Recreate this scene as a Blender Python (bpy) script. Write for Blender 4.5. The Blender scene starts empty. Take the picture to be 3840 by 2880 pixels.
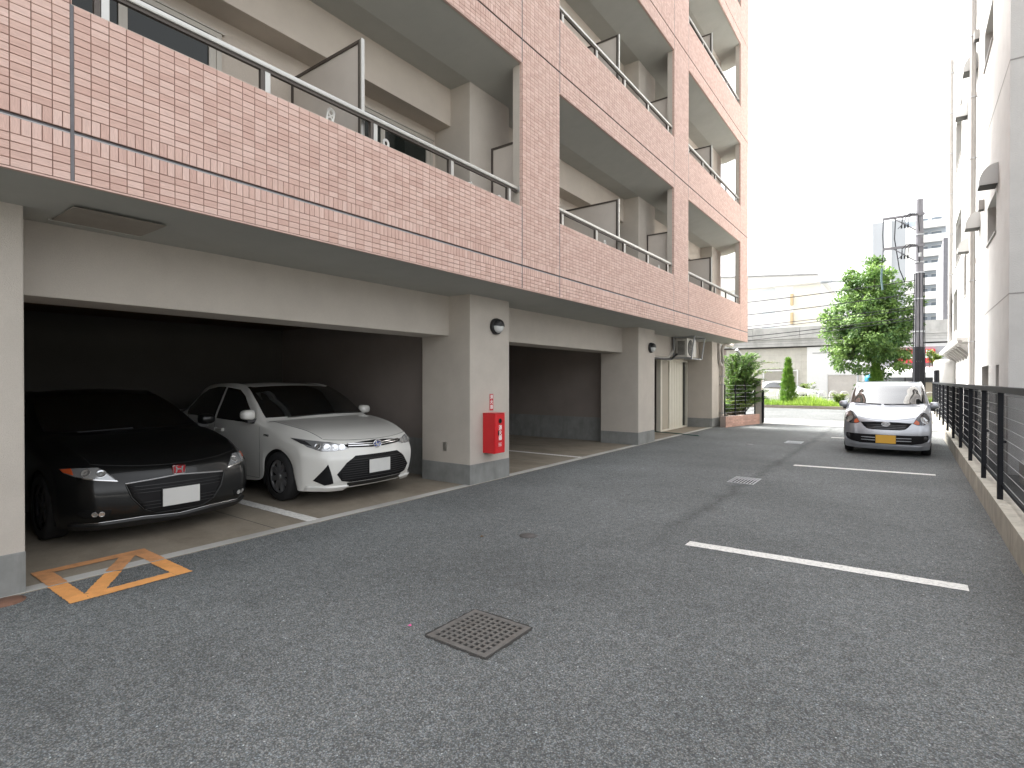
import bpy, bmesh, math, random
from mathutils import Vector, Matrix, geometry
from mathutils.bvhtree import BVHTree
R = math.radians
random.seed(7)
scn = bpy.context.scene
COL = scn.collection

# ---------------------------------------------------------------- camera
cam_d = bpy.data.cameras.new('camera')
cam = bpy.data.objects.new('camera', cam_d)
COL.objects.link(cam)
cam.location = (0, 0, 1.5)
YAW, PIT, FPX = 0.6314, -0.0066, 2035.7
cam.rotation_euler = (math.pi / 2 + PIT, 0, YAW)
cam_d.sensor_width = 36
cam_d.lens = 36 * FPX / 3840
cam_d.clip_start = 0.05
cam_d.clip_end = 2000
scn.camera = cam

# ---------------------------------------------------------------- sky, sun, exposure
SUN_EL, SUN_AZ = R(52), R(-72)          # azimuth clockwise from +Y
w = bpy.data.worlds.new('World'); scn.world = w; w.use_nodes = True
wt = w.node_tree; wt.nodes.clear()
wo = wt.nodes.new('ShaderNodeOutputWorld'); wb = wt.nodes.new('ShaderNodeBackground')
sky = wt.nodes.new('ShaderNodeTexSky'); sky.sky_type = 'NISHITA'; sky.sun_disc = False
sky.sun_elevation = SUN_EL; sky.sun_rotation = SUN_AZ
sky.air_density = 1.0; sky.dust_density = 6.0; sky.ozone_density = 1.0
hs = wt.nodes.new('ShaderNodeHueSaturation'); hs.inputs['Saturation'].default_value = 0.12
wt.links.new(sky.outputs[0], hs.inputs['Color'])
wt.links.new(hs.outputs[0], wb.inputs['Color'])
wb.inputs['Strength'].default_value = 0.15
wt.links.new(wb.outputs[0], wo.inputs['Surface'])

sd = bpy.data.lights.new('sun', 'SUN'); sd.energy = 2.6; sd.angle = R(18); sd.color = (1, .965, .91)
so = bpy.data.objects.new('sun', sd); COL.objects.link(so)
sdir = Vector((math.sin(SUN_AZ) * math.cos(SUN_EL), math.cos(SUN_AZ) * math.cos(SUN_EL), math.sin(SUN_EL)))
so.rotation_euler = (-sdir).to_track_quat('-Z', 'Y').to_euler(); so.location = (0, 0, 40)

scn.view_settings.view_transform = 'Standard'; scn.view_settings.look = 'None'
scn.view_settings.gamma = 1; scn.view_settings.use_curve_mapping = False
scn.view_settings.exposure = 2.12
scn.render.engine = 'CYCLES'
cy = scn.cycles
cy.use_denoising = True
cy.max_bounces = 10; cy.diffuse_bounces = 6; cy.glossy_bounces = 4; cy.transmission_bounces = 4
cy.sample_clamp_indirect = 6.0
cy.caustics_reflective = False; cy.caustics_refractive = False

# ---------------------------------------------------------------- helpers: materials
def nd(t, kind, **kw):
    n = t.nodes.new(kind)
    for k, v in kw.items(): setattr(n, k, v)
    return n

def M(name, col, rough=.6, var=0, vscale=4, bump=0, bscale=60, metal=0, spec=.5, coat=0,
      stain=0, stainc=(.1, .09, .08), sscale=(1.5, 1.5, 1.5), fine=0, world=True, emit=None, alpha=None, trans=0, rnd=0):
    m = bpy.data.materials.new(name); m.use_nodes = True
    t = m.node_tree; b = t.nodes['Principled BSDF']
    L = t.links.new
    b.inputs['Roughness'].default_value = rough; b.inputs['Metallic'].default_value = metal
    b.inputs['Specular IOR Level'].default_value = spec
    b.inputs['Coat Weight'].default_value = coat; b.inputs['Coat Roughness'].default_value = .04
    if trans: b.inputs['Transmission Weight'].default_value = trans
    c4 = (*col, 1)
    b.inputs['Base Color'].default_value = c4
    if world:
        pos = nd(t, 'ShaderNodeNewGeometry').outputs['Position']
    else:
        pos = nd(t, 'ShaderNodeTexCoord').outputs['Object']
    cur = None
    def colmix(fac, a, c2, mode='MIX'):
        mx = nd(t, 'ShaderNodeMix', data_type='RGBA', blend_type=mode)
        if isinstance(fac, (int, float)): mx.inputs[0].default_value = fac
        else: L(fac, mx.inputs[0])
        for s, v in ((6, a), (7, c2)):
            if isinstance(v, tuple): mx.inputs[s].default_value = v
            else: L(v, mx.inputs[s])
        return mx.outputs[2]
    def ramp(src, lo, hi):
        r = nd(t, 'ShaderNodeMapRange'); L(src, r.inputs[0])
        r.inputs[1].default_value = lo; r.inputs[2].default_value = hi
        return r.outputs[0]
    cur = c4
    if var:
        n = nd(t, 'ShaderNodeTexNoise'); n.inputs['Scale'].default_value = vscale
        n.inputs['Detail'].default_value = 5; n.inputs['Roughness'].default_value = .62
        L(pos, n.inputs['Vector'])
        lo = tuple(c * (1 - var) for c in col) + (1,); hi = tuple(min(1, c * (1 + var)) for c in col) + (1,)
        cur = colmix(ramp(n.outputs['Fac'], .3, .7), lo, hi)
    if fine:
        n = nd(t, 'ShaderNodeTexNoise'); n.inputs['Scale'].default_value = bscale
        n.inputs['Detail'].default_value = 3; L(pos, n.inputs['Vector'])
        v = ramp(n.outputs['Fac'], .3, .7)
        mx = nd(t, 'ShaderNodeMapRange'); L(v, mx.inputs[0]); mx.inputs[3].default_value = 1 - fine; mx.inputs[4].default_value = 1 + fine
        hsv = nd(t, 'ShaderNodeHueSaturation'); L(mx.outputs[0], hsv.inputs['Value'])
        if isinstance(cur, tuple): hsv.inputs['Color'].default_value = cur
        else: L(cur, hsv.inputs['Color'])
        cur = hsv.outputs[0]
    if rnd:
        oi = nd(t, 'ShaderNodeObjectInfo')
        mx = nd(t, 'ShaderNodeMapRange'); L(oi.outputs['Random'], mx.inputs[0]); mx.inputs[3].default_value = 1 - rnd; mx.inputs[4].default_value = 1 + rnd
        hsv = nd(t, 'ShaderNodeHueSaturation'); L(mx.outputs[0], hsv.inputs['Value'])
        if isinstance(cur, tuple): hsv.inputs['Color'].default_value = cur
        else: L(cur, hsv.inputs['Color'])
        cur = hsv.outputs[0]
    if stain:
        mp = nd(t, 'ShaderNodeMapping'); mp.inputs['Scale'].default_value = sscale; L(pos, mp.inputs['Vector'])
        n = nd(t, 'ShaderNodeTexNoise'); n.inputs['Scale'].default_value = 1; n.inputs['Detail'].default_value = 8
        n.inputs['Roughness'].default_value = .65; n.inputs['Distortion'].default_value = .4
        L(mp.outputs[0], n.inputs['Vector'])
        f = ramp(n.outputs['Fac'], .48, .75)
        mm = nd(t, 'ShaderNodeMath', operation='MULTIPLY'); L(f, mm.inputs[0]); mm.inputs[1].default_value = stain
        cur = colmix(mm.outputs[0], cur, (*stainc, 1))
    if not isinstance(cur, tuple): L(cur, b.inputs['Base Color'])
    if bump:
        n = nd(t, 'ShaderNodeTexNoise'); n.inputs['Scale'].default_value = bscale
        n.inputs['Detail'].default_value = 4; L(pos, n.inputs['Vector'])
        bp = nd(t, 'ShaderNodeBump'); bp.inputs['Strength'].default_value = bump; bp.inputs['Distance'].default_value = .01
        L(n.outputs['Fac'], bp.inputs['Height']); L(bp.outputs[0], b.inputs['Normal'])
    if emit:
        b.inputs['Emission Color'].default_value = (*emit[:3], 1); b.inputs['Emission Strength'].default_value = emit[3]
    return m

# ---------------------------------------------------------------- helpers: meshes and objects
MW = {}
class MB:
    def __init__(s): s.v = []; s.f = []; s.sm = []
    def add(s, vs, fs, smooth=False):
        o = len(s.v); s.v += [tuple(p) for p in vs]
        for f in fs: s.f.append(tuple(i + o for i in f)); s.sm.append(smooth)
        return s
    def box(s, x0, x1, y0, y1, z0, z1):
        return s.add([(x0, y0, z0), (x1, y0, z0), (x1, y1, z0), (x0, y1, z0), (x0, y0, z1), (x1, y0, z1), (x1, y1, z1), (x0, y1, z1)],
                     [(0, 3, 2, 1), (4, 5, 6, 7), (0, 1, 5, 4), (1, 2, 6, 5), (2, 3, 7, 6), (3, 0, 4, 7)])
    def bbox(s, x0, x1, y0, y1, z0, z1, b=.01):
        # box with chamfered edges
        bm = bmesh.new(); bmesh.ops.create_cube(bm, size=1)
        for v in bm.verts:
            v.co = Vector(((x0 + x1) / 2 + v.co.x * (x1 - x0), (y0 + y1) / 2 + v.co.y * (y1 - y0), (z0 + z1) / 2 + v.co.z * (z1 - z0)))
        bmesh.ops.bevel(bm, geom=bm.edges[:], offset=b, segments=2, affect='EDGES', profile=.6)
        bm.verts.index_update()
        s.add([v.co[:] for v in bm.verts], [[v.index for v in f.verts] for f in bm.faces], False); bm.free(); return s
    def quad(s, a, b, c, d): return s.add([a, b, c, d], [(0, 1, 2, 3)])
    def cyl(s, p0, p1, r, n=10, r1=None, caps=True, smooth=True):
        p0 = Vector(p0); p1 = Vector(p1); d = p1 - p0
        if d.length < 1e-6: return s
        q = d.to_track_quat('Z', 'Y'); r1 = r if r1 is None else r1
        vs = []
        for i in range(n):
            a = 2 * math.pi * i / n; e = Vector((math.cos(a), math.sin(a), 0))
            vs.append(p0 + q @ (e * r)); vs.append(p1 + q @ (e * r1))
        fs = [(2 * i, 2 * ((i + 1) % n), 2 * ((i + 1) % n) + 1, 2 * i + 1) for i in range(n)]
        s.add(vs, fs, smooth)
        if caps:
            s.add([vs[2 * i] for i in range(n)][::-1], [tuple(range(n))]); s.add([vs[2 * i + 1] for i in range(n)], [tuple(range(n))])
        return s
    def tube(s, pts, r, n=8, taper=None):
        pts = [Vector(p) for p in pts]; rings = []
        up = Vector((0, 0, 1))
        for i, p in enumerate(pts):
            d = (pts[min(i + 1, len(pts) - 1)] - pts[max(i - 1, 0)]).normalized()
            a = d.cross(up)
            if a.length < .05: a = d.cross(Vector((1, 0, 0)))
            a.normalize(); b = d.cross(a).normalized()
            rr = r if taper is None else r + (taper - r) * i / (len(pts) - 1)
            rings.append([p + a * math.cos(2 * math.pi * k / n) * rr + b * math.sin(2 * math.pi * k / n) * rr for k in range(n)])
        vs = [q for g in rings for q in g]
        fs = [(i * n + k, i * n + (k + 1) % n, (i + 1) * n + (k + 1) % n, (i + 1) * n + k) for i in range(len(pts) - 1) for k in range(n)]
        s.add(vs, fs, True)
        s.add(rings[0][::-1], [tuple(range(n))]); s.add(rings[-1], [tuple(range(n))])
        return s
    def prism(s, poly, axis, a, b):
        # poly: 2D points; axis 'x': (y,z), 'y': (x,z), 'z': (x,y); extruded from a to b
        def P(p, t): return {'x': (t, p[0], p[1]), 'y': (p[0], t, p[1]), 'z': (p[0], p[1], t)}[axis]
        n = len(poly)
        return s.add([P(p, a) for p in poly] + [P(p, b) for p in poly],
                     [tuple(range(n))[::-1], tuple(range(n, 2 * n))] + [(i, (i + 1) % n, n + (i + 1) % n, n + i) for i in range(n)])
    def lathe(s, prof, c, axis='z', n=24, smooth=True):
        # prof: (radius, height) pairs
        c = Vector(c); vs = []
        for r, h in prof:
            for k in range(n):
                a = 2 * math.pi * k / n; x, y = r * math.cos(a), r * math.sin(a)
                vs.append(c + Vector({'z': (x, y, h), 'y': (x, h, y), 'x': (h, x, y)}[axis]))
        fs = [(i * n + k, i * n + (k + 1) % n, (i + 1) * n + (k + 1) % n, (i + 1) * n + k) for i in range(len(prof) - 1) for k in range(n)]
        return s.add(vs, fs, smooth)
    def mesh(s, name, mat):
        me = bpy.data.meshes.new(name); me.from_pydata(s.v, [], s.f)
        me.polygons.foreach_set('use_smooth', s.sm)
        me.materials.append(mat); me.update(); return me
    def build(s, name, mat, parent=None, world=True, fixn=True):
        if parent is not None and world:
            inv = MW[parent.name].inverted(); s.v = [tuple(inv @ Vector(p)) for p in s.v]
        me = s.mesh(name, mat)
        if fixn:
            bm = bmesh.new(); bm.from_mesh(me); bmesh.ops.recalc_face_normals(bm, faces=bm.faces[:]); bm.to_mesh(me); bm.free()
        return link(name, me, parent)

def link(name, me, parent=None, loc=None):
    o = bpy.data.objects.new(name, me); COL.objects.link(o)
    if parent is not None: o.parent = parent
    if loc is not None: o.location = loc
    MW[o.name] = (MW[parent.name] if parent is not None else Matrix()) @ Matrix.Translation(o.location)
    return o

def thing(name, label, cat, loc=(0, 0, 0), rz=0, group=None):
    o = bpy.data.objects.new(name, None); COL.objects.link(o); o.empty_display_size = .2
    o.location = loc; o.rotation_euler = (0, 0, rz)
    o['label'] = label; o['category'] = cat
    if group: o['group'] = group
    MW[o.name] = Matrix.Translation(Vector(loc)) @ Matrix.Rotation(rz, 4, 'Z')
    return o

def tag(o, label, cat, group=None):
    o['label'] = label; o['category'] = cat
    if group: o['group'] = group
    return o
def struct(o): o['kind'] = 'structure'; return o
def stuff(o): o['kind'] = 'stuff'; return o

def onebox(name, mat, parent, *d): return MB().box(*d).build(name, mat, parent)

def text_part(name, txt, size, mat, parent, mtx, depth=.002, align='CENTER', bold=.022):
    cu = bpy.data.curves.new(name, 'FONT'); cu.body = txt; cu.size = size; cu.align_x = align; cu.align_y = 'CENTER'; cu.extrude = depth; cu.resolution_u = 3; cu.offset = size * bold
    ob = bpy.data.objects.new(name + '_src', cu); COL.objects.link(ob)
    dg = bpy.context.evaluated_depsgraph_get(); dg.update()
    me = bpy.data.meshes.new_from_object(ob.evaluated_get(dg))
    bpy.data.objects.remove(ob); bpy.data.curves.remove(cu)
    me.materials.clear(); me.materials.append(mat)
    me.transform(MW[parent.name].inverted() @ mtx if parent is not None else mtx)
    return link(name, me, parent)

def project(x, y, z):
    z -= 1.5; c, s_ = math.cos(YAW), math.sin(YAW)
    X = x * c + y * s_; Y = -x * s_ + y * c
    if Y < .05: return None
    return 1920 + FPX * X / Y, 1440 - FPX * z / Y
# ---------------------------------------------------------------- materials of the place
def asphalt_mat(name, base, seam=True, scale=150, bumps=.6):
    m = bpy.data.materials.new(name); m.use_nodes = True; t = m.node_tree; L = t.links.new
    b = t.nodes['Principled BSDF']; b.inputs['Roughness'].default_value = .82; b.inputs['Specular IOR Level'].default_value = .35
    pos = nd(t, 'ShaderNodeNewGeometry').outputs['Position']
    def mr(src, a, b_, c=0, d=1):
        r = nd(t, 'ShaderNodeMapRange'); L(src, r.inputs[0])
        for i, v in zip((1, 2, 3, 4), (a, b_, c, d)): r.inputs[i].default_value = v
        return r.outputs[0]
    def math_(op, a, b_):
        n = nd(t, 'ShaderNodeMath', operation=op)
        for i, v in ((0, a), (1, b_)):
            if isinstance(v, (int, float)): n.inputs[i].default_value = v
            else: L(v, n.inputs[i])
        return n.outputs[0]
    v = nd(t, 'ShaderNodeTexVoronoi', feature='F1'); v.inputs['Scale'].default_value = scale; L(pos, v.inputs['Vector'])
    sep = nd(t, 'ShaderNodeSeparateColor'); L(v.outputs['Color'], sep.inputs[0])
    v2 = nd(t, 'ShaderNodeTexVoronoi', feature='F1'); v2.inputs['Scale'].default_value = scale * .42; L(pos, v2.inputs['Vector'])
    sep2 = nd(t, 'ShaderNodeSeparateColor'); L(v2.outputs['Color'], sep2.inputs[0])
    nb = nd(t, 'ShaderNodeTexNoise'); nb.inputs['Scale'].default_value = .42; nb.inputs['Detail'].default_value = 6; nb.inputs['Roughness'].default_value = .6; L(pos, nb.inputs['Vector'])
    nm = nd(t, 'ShaderNodeTexNoise'); nm.inputs['Scale'].default_value = 14; nm.inputs['Detail'].default_value = 5; nm.inputs['Roughness'].default_value = .7; L(pos, nm.inputs['Vector'])
    stone = math_('POWER', sep.outputs[0], 1.6)
    val = mr(stone, 0, 1, base * .55, base * 1.55)
    val = math_('MULTIPLY', val, mr(nb.outputs['Fac'], .32, .68, .74, 1.2))
    val = math_('MULTIPLY', val, mr(nm.outputs['Fac'], .3, .7, .8, 1.2))
    # dark gaps between the stones
    val = math_('MULTIPLY', val, mr(v.outputs['Distance'], .25, .75, 1.1, .58))
    # scattered pale stones
    speck = math_('MULTIPLY', mr(sep2.outputs[1], .972, .985), mr(v2.outputs['Distance'], .30, .18))
    val = math_('ADD', val, math_('MULTIPLY', speck, base * 2.4))
    if seam:
        sx = nd(t, 'ShaderNodeSeparateXYZ'); L(pos, sx.inputs[0])
        wob = nd(t, 'ShaderNodeTexNoise'); wob.inputs['Scale'].default_value = 1.1; wob.inputs['Detail'].default_value = 6; wob.inputs['Roughness'].default_value = .7; L(pos, wob.inputs['Vector'])
        d = math_('ABSOLUTE', math_('ADD', math_('ADD', sx.outputs[0], 1.92), math_('MULTIPLY', math_('SUBTRACT', wob.outputs['Fac'], .5), .55)), 0)
        band = math_('MULTIPLY', mr(d, .13, 0.0), mr(sx.outputs[1], 4.2, 6.0))
        band = math_('MULTIPLY', band, mr(nm.outputs['Fac'], .38, .6))
        # wear patches round the parking bays
        wob2 = nd(t, 'ShaderNodeTexNoise'); wob2.inputs['Scale'].default_value = 2.3; wob2.inputs['Detail'].default_value = 8; wob2.inputs['Roughness'].default_value = .7; L(pos, wob2.inputs['Vector'])
        patch = math_('MULTIPLY', mr(wob2.outputs['Fac'], .58, .70), mr(nm.outputs['Fac'], .4, .6))
        val = math_('MULTIPLY', val, mr(math_('MAXIMUM', band, math_('MULTIPLY', patch, .75)), 0, 1, 1, .42))
    cc = nd(t, 'ShaderNodeCombineColor')
    tint = mr(sep.outputs[2], 0, 1, -.06, .06)
    L(math_('MULTIPLY', val, math_('ADD', tint, .945)), cc.inputs[0]); L(val, cc.inputs[1]); L(math_('MULTIPLY', val, math_('SUBTRACT', 1.0, tint)), cc.inputs[2])
    L(cc.outputs[0], b.inputs['Base Color'])
    h = math_('ADD', math_('MULTIPLY', v.outputs['Distance'], -1), math_('MULTIPLY', nm.outputs['Fac'], .8))
    bp = nd(t, 'ShaderNodeBump'); bp.inputs['Strength'].default_value = bumps; bp.inputs['Distance'].default_value = .006
    L(h, bp.inputs['Height']); L(bp.outputs[0], b.inputs['Normal'])
    return m

def tile_mat(name, vertical=False):
    m = bpy.data.materials.new(name); m.use_nodes = True; t = m.node_tree; L = t.links.new
    b = t.nodes['Principled BSDF']; b.inputs['Roughness'].default_value = .55; b.inputs['Specular IOR Level'].default_value = .4
    at = nd(t, 'ShaderNodeAttribute', attribute_name='rnd')
    oi = nd(t, 'ShaderNodeObjectInfo')
    ad = nd(t, 'ShaderNodeMath', operation='ADD'); L(at.outputs['Fac'], ad.inputs[0]); L(oi.outputs['Random'], ad.inputs[1])
    fr = nd(t, 'ShaderNodeMath', operation='FRACT'); L(ad.outputs[0], fr.inputs[0])
    cr = nd(t, 'ShaderNodeValToRGB'); L(fr.outputs[0], cr.inputs[0])
    cr.color_ramp.elements[0].color = (.585, .385, .325, 1); cr.color_ramp.elements[0].position = 0
    cr.color_ramp.elements[1].color = (.70, .505, .44, 1); cr.color_ramp.elements[1].position = 1
    e = cr.color_ramp.elements.new(.45); e.color = (.64, .44, .375, 1)
    pos = nd(t, 'ShaderNodeNewGeometry').outputs['Position']
    mp = nd(t, 'ShaderNodeMapping'); mp.inputs['Scale'].default_value = (30, 60, 14) if vertical else (30, 13, 75); L(pos, mp.inputs['Vector'])
    n = nd(t, 'ShaderNodeTexNoise'); n.inputs['Scale'].default_value = 1; n.inputs['Detail'].default_value = 4; n.inputs['Distortion'].default_value = .6
    L(mp.outputs[0], n.inputs['Vector'])
    mr = nd(t, 'ShaderNodeMapRange'); L(n.outputs['Fac'], mr.inputs[0]); mr.inputs[1].default_value = .3; mr.inputs[2].default_value = .7; mr.inputs[3].default_value = .93; mr.inputs[4].default_value = 1.06
    hv = nd(t, 'ShaderNodeHueSaturation'); L(mr.outputs[0], hv.inputs['Value']); L(cr.outputs[0], hv.inputs['Color'])
    L(hv.outputs[0], b.inputs['Base Color'])
    bp = nd(t, 'ShaderNodeBump'); bp.inputs['Strength'].default_value = .55; bp.inputs['Distance'].default_value = .006
    L(n.outputs['Fac'], bp.inputs['Height']); L(bp.outputs[0], b.inputs['Normal'])
    return m

m_asph = asphalt_mat('asphalt', .205)
m_street = asphalt_mat('street_asphalt', .13, seam=False, scale=60, bumps=.4)
m_tile = tile_mat('pink_tile'); m_tilev = tile_mat('pink_tile_upright', True)
m_grout = M('grout', (.20, .125, .10), .9, var=.2, vscale=8)
m_seal = M('sealant', (.145, .14, .15), .5, var=.15, vscale=10)
m_groove = M('groove_strip', (.42, .42, .43), .5)
m_stucco = M('stucco_beige', (.525, .48, .425), .9, var=.05, vscale=3, bump=.5, bscale=220, fine=.05)
m_soffit = M('soffit_paint', (.43, .43, .395), .9, var=.04, vscale=3, bump=.15, bscale=160)
m_inner = M('balcony_stucco', (.56, .50, .435), .9, var=.04, vscale=3, bump=.4, bscale=200, fine=.04)
m_dado = M('mortar_dado', (.25, .255, .245), .85, var=.14, vscale=5, stain=.5, stainc=(.12, .12, .11), sscale=(6, 6, 1.2), bump=.15, bscale=90)
m_slab = M('concrete_slab', (.27, .235, .185), .85, var=.12, vscale=2.5, stain=.6, stainc=(.12, .09, .06), sscale=(1.1, 1.8, 1), bump=.12, bscale=80, fine=.06)
m_gback = M('garage_back_wall', (.10, .092, .082), .9, var=.06, vscale=2)  # darker than the side walls: deep-bay shade put into the colour
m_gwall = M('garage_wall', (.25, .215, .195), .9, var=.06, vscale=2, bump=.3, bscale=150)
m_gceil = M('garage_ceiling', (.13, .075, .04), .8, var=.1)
m_alu = M('aluminium', (.52, .515, .49), .38, metal=.75, var=.04, vscale=12)
m_aludk = M('bronze_frame', (.10, .085, .075), .45, metal=.4)
m_board = M('partition_board', (.60, .55, .50), .65, var=.03, vscale=6)
m_glassdk = M('window_glass', (.012, .016, .014), .06, spec=.4)
m_curtain = M('curtain', (.05, .075, .065), .8, var=.2, vscale=9)
m_wframe = M('window_frame', (.45, .42, .37), .4, metal=.2)
m_white = M('white_plastic', (.78, .77, .74), .45)
m_paintw = M('white_road_paint', (.84, .83, .79), .75, var=.08, vscale=20, stain=.75, stainc=(.22, .22, .22), sscale=(45, 45, 45), bump=.5, bscale=160)
m_painto = M('orange_road_paint', (.86, .40, .13), .75, var=.09, vscale=9, stain=.45, stainc=(.42, .16, .05), sscale=(5, 5, 5), bump=.5, bscale=160)
m_painto_old = M('faded_orange_paint', (.66, .32, .14), .8, var=.14, vscale=12, stain=.5, stainc=(.25, .14, .08), sscale=(7, 7, 7), bump=.3, bscale=160)
m_black = M('black_plastic', (.015, .015, .016), .45)
m_blackm = M('black_paint_metal', (.012, .013, .017), .55, metal=.0, var=.2, vscale=15, spec=.25)
m_red = M('red_paint', (.62, .012, .018), .35, coat=.3, var=.05, vscale=7)
m_redst = M('red_sticker', (.50, .02, .03), .55)
m_txt = M('white_print', (.82, .81, .80), .6)
m_dark = M('dark_void', (.012, .012, .012), .9)
m_iron = M('cast_iron', (.19, .185, .175), .5, metal=.35, var=.2, vscale=20, stain=.25, stainc=(.12, .085, .055), sscale=(9, 9, 9), bump=.2)
m_galv = M('galvanised', (.42, .43, .45), .4, metal=.6, var=.08, vscale=20)
m_acb = M('ac_casing', (.62, .60, .55), .5, var=.03)
m_pipe = M('pvc_pipe', (.50, .46, .42), .5, var=.05)
m_pipeg = M('pvc_pipe_grey', (.36, .345, .33), .5, var=.05)
m_rwall = M('white_spray_wall', (.58, .575, .56), .9, var=.05, vscale=2, bump=.9, bscale=55, stain=.12, stainc=(.42, .41, .40), sscale=(2, 2, .5))
m_kerb = M('concrete_block', (.56, .53, .455), .9, var=.14, vscale=4, stain=.5, stainc=(.2, .18, .14), sscale=(5, 5, 3), bump=.3, bscale=120, rnd=.07)
m_conc = M('concrete_grey', (.48, .47, .445), .9, var=.14, vscale=1.2, stain=.5, stainc=(.17, .165, .15), sscale=(.8, .8, .25), bump=.2)
m_concd = M('concrete_dark', (.09, .09, .085), .9, var=.2, vscale=2)
m_paving = M('pavement_concrete', (.30, .295, .275), .9, var=.1, vscale=2)
m_brick = M('planter_brick', (.54, .335, .27), .75, var=.08, vscale=6, rnd=.14, bump=.2)
m_mortar = M('mortar', (.36, .30, .27), .9)
m_rust = M('rusty_cover', (.20, .105, .07), .8, var=.2, vscale=20)

# ---------------------------------------------------------------- ground
def sheet(x0, x1, y0, y1, z, holes=()):
    xs = sorted({x0, x1, *[h[0] for h in holes], *[h[1] for h in holes]}); ys = sorted({y0, y1, *[h[2] for h in holes], *[h[3] for h in holes]})
    mb = MB()
    for i in range(len(xs) - 1):
        for j in range(len(ys) - 1):
            cx, cy_ = (xs[i] + xs[i + 1]) / 2, (ys[j] + ys[j + 1]) / 2
            if any(h[0] < cx < h[1] and h[2] < cy_ < h[3] for h in holes): continue
            mb.quad((xs[i], ys[j], z), (xs[i + 1], ys[j], z), (xs[i + 1], ys[j + 1], z), (xs[i], ys[j + 1], z))
    return mb
PIT1 = (-2.285, -1.835, 2.265, 2.715)
PIT2 = (-2.17, -1.80, 8.32, 8.90)
PIT3 = (-2.42, -2.06, 14.35, 14.92)
# earth sheet to the horizon
ground = struct(sheet(-600, 600, -300, 900, -.75).build('ground', m_paving))
drive = struct(sheet(-5.02, .74, -9, 20.25, 0, (PIT1, PIT2, PIT3)).build('driveway', m_asph))
for p in (PIT1, PIT2, PIT3):
    x0, x1, y0, y1 = p
    mb = MB()
    for a, b_ in (((x0, y0), (x1, y0)), ((x1, y0), (x1, y1)), ((x1, y1), (x0, y1)), ((x0, y1), (x0, y0))):
        mb.quad((*a, 0), (*b_, 0), (*b_, -.4), (*a, -.4))
    mb.quad((x0, y0, -.4), (x1, y0, -.4), (x1, y1, -.4), (x0, y1, -.4))
    o = mb.build('drain_pit', m_dark, drive)
gfloor = struct(MB().box(-10.3, -5.02, -6, 18.7, -.3, .006).build('garage_floor', m_slab))
# slab expansion joints
for y in (3.0, 8.4, 10.3, 14.5):
    onebox('slab_joint', m_concd, gfloor, -10, -5.03, y, y + .006, .004, .0075)
onebox('slab_edge_band', m_conc, gfloor, -5.145, -5.0225, -6, 17.6, .004, .009)

def jag_line(name, mat, x0, x1, y0, y1, z, parent, n=60, j=.004):
    # painted stripe along x with slightly uneven long edges
    top = []; bot = []
    for i in range(n + 1):
        x = x0 + (x1 - x0) * i / n
        top.append((x, y1 + random.uniform(-j, j), z)); bot.append((x, y0 + random.uniform(-j, j), z))
    mb = MB()
    for i in range(n): mb.quad(bot[i], bot[i + 1], top[i + 1], top[i])
    return mb.build(name, mat, parent)
def tilt_line(xa, ya, xb, yb, z=.004, wd=.145):
    n = 60; mb = MB(); t_ = []; b_ = []
    for i in range(n + 1):
        x = xa + (xb - xa) * i / n; y = ya + (yb - ya) * i / n
        t_.append((x, y + wd / 2 + random.uniform(-.004, .004), z)); b_.append((x, y - wd / 2 + random.uniform(-.004, .004), z))
    for i in range(n): mb.quad(b_[i], b_[i + 1], t_[i + 1], t_[i])
    return mb.build('parking_line', m_paintw, drive)
tilt_line(-1.64, 4.98, .352, 5.09); tilt_line(-1.637, 10.68, .346, 10.88); tilt_line(-1.64, 16.45, .34, 16.65)
jag_line('parking_line', m_paintw, -7.6, -5.12, 3.35, 3.49, .0105, gfloor)
jag_line('parking_line', m_paintw, -8.2, -5.12, 9.21, 9.33, .0105, gfloor)

# orange hatched box by the first pillar
def poly_strip(a, b_, wd, z, name, mat, n=30, j=.004):
    a = Vector((*a, z)); b_ = Vector((*b_, z)); d = (b_ - a).normalized(); s_ = Vector((-d.y, d.x, 0)) * wd / 2
    mb = MB(); pl = []; pr = []
    for i in range(n + 1):
        p = a.lerp(b_, i / n); k = s_.normalized()
        pl.append(p + s_ + k * random.uniform(-j, j)); pr.append(p - s_ + k * random.uniform(-j, j))
    for i in range(n): mb.quad(pr[i], pr[i + 1], pl[i + 1], pl[i])
    return mb.build(name, mat, drive)
ox0, ox1, oy0, oy1 = -5.47, -4.53, 1.18, 1.95
poly_strip((-5.02, oy0 + .0575), (ox1, oy0 + .0575), .115, .0045, 'orange_marking', m_painto)
poly_strip((-5.02, oy1 - .0575), (ox1, oy1 - .0575), .115, .0045, 'orange_marking', m_painto)
poly_strip((ox1 - .0575, oy0 + .115), (ox1 - .0575, oy1 - .115), .115, .0045, 'orange_marking', m_painto)
poly_strip((ox0, oy0 + .0575), (-5.02, oy0 + .0575), .115, .0115, 'faded_orange_marking', m_painto_old)
poly_strip((ox0, oy1 - .0575), (-5.02, oy1 - .0575), .115, .0115, 'faded_orange_marking', m_painto_old)
poly_strip((ox0 + .0575, oy0 + .115), (ox0 + .0575, oy1 - .115), .11, .0115, 'faded_orange_marking', m_painto_old)
mx_ = (-5.02 - (ox0 + .1)) / ((ox1 - .1) - (ox0 + .1))
pa = (ox1 - .10, oy0 + .16); pb = (ox0 + .10, oy1 - .15)
pm = (-5.02, pa[1] + (pb[1] - pa[1]) * ((pa[0] + 5.02) / (pa[0] - pb[0])))
poly_strip(pa, pm, .11, .005, 'orange_marking', m_painto)
poly_strip(pm, pb, .11, .012, 'faded_orange_marking', m_painto_old)

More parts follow.
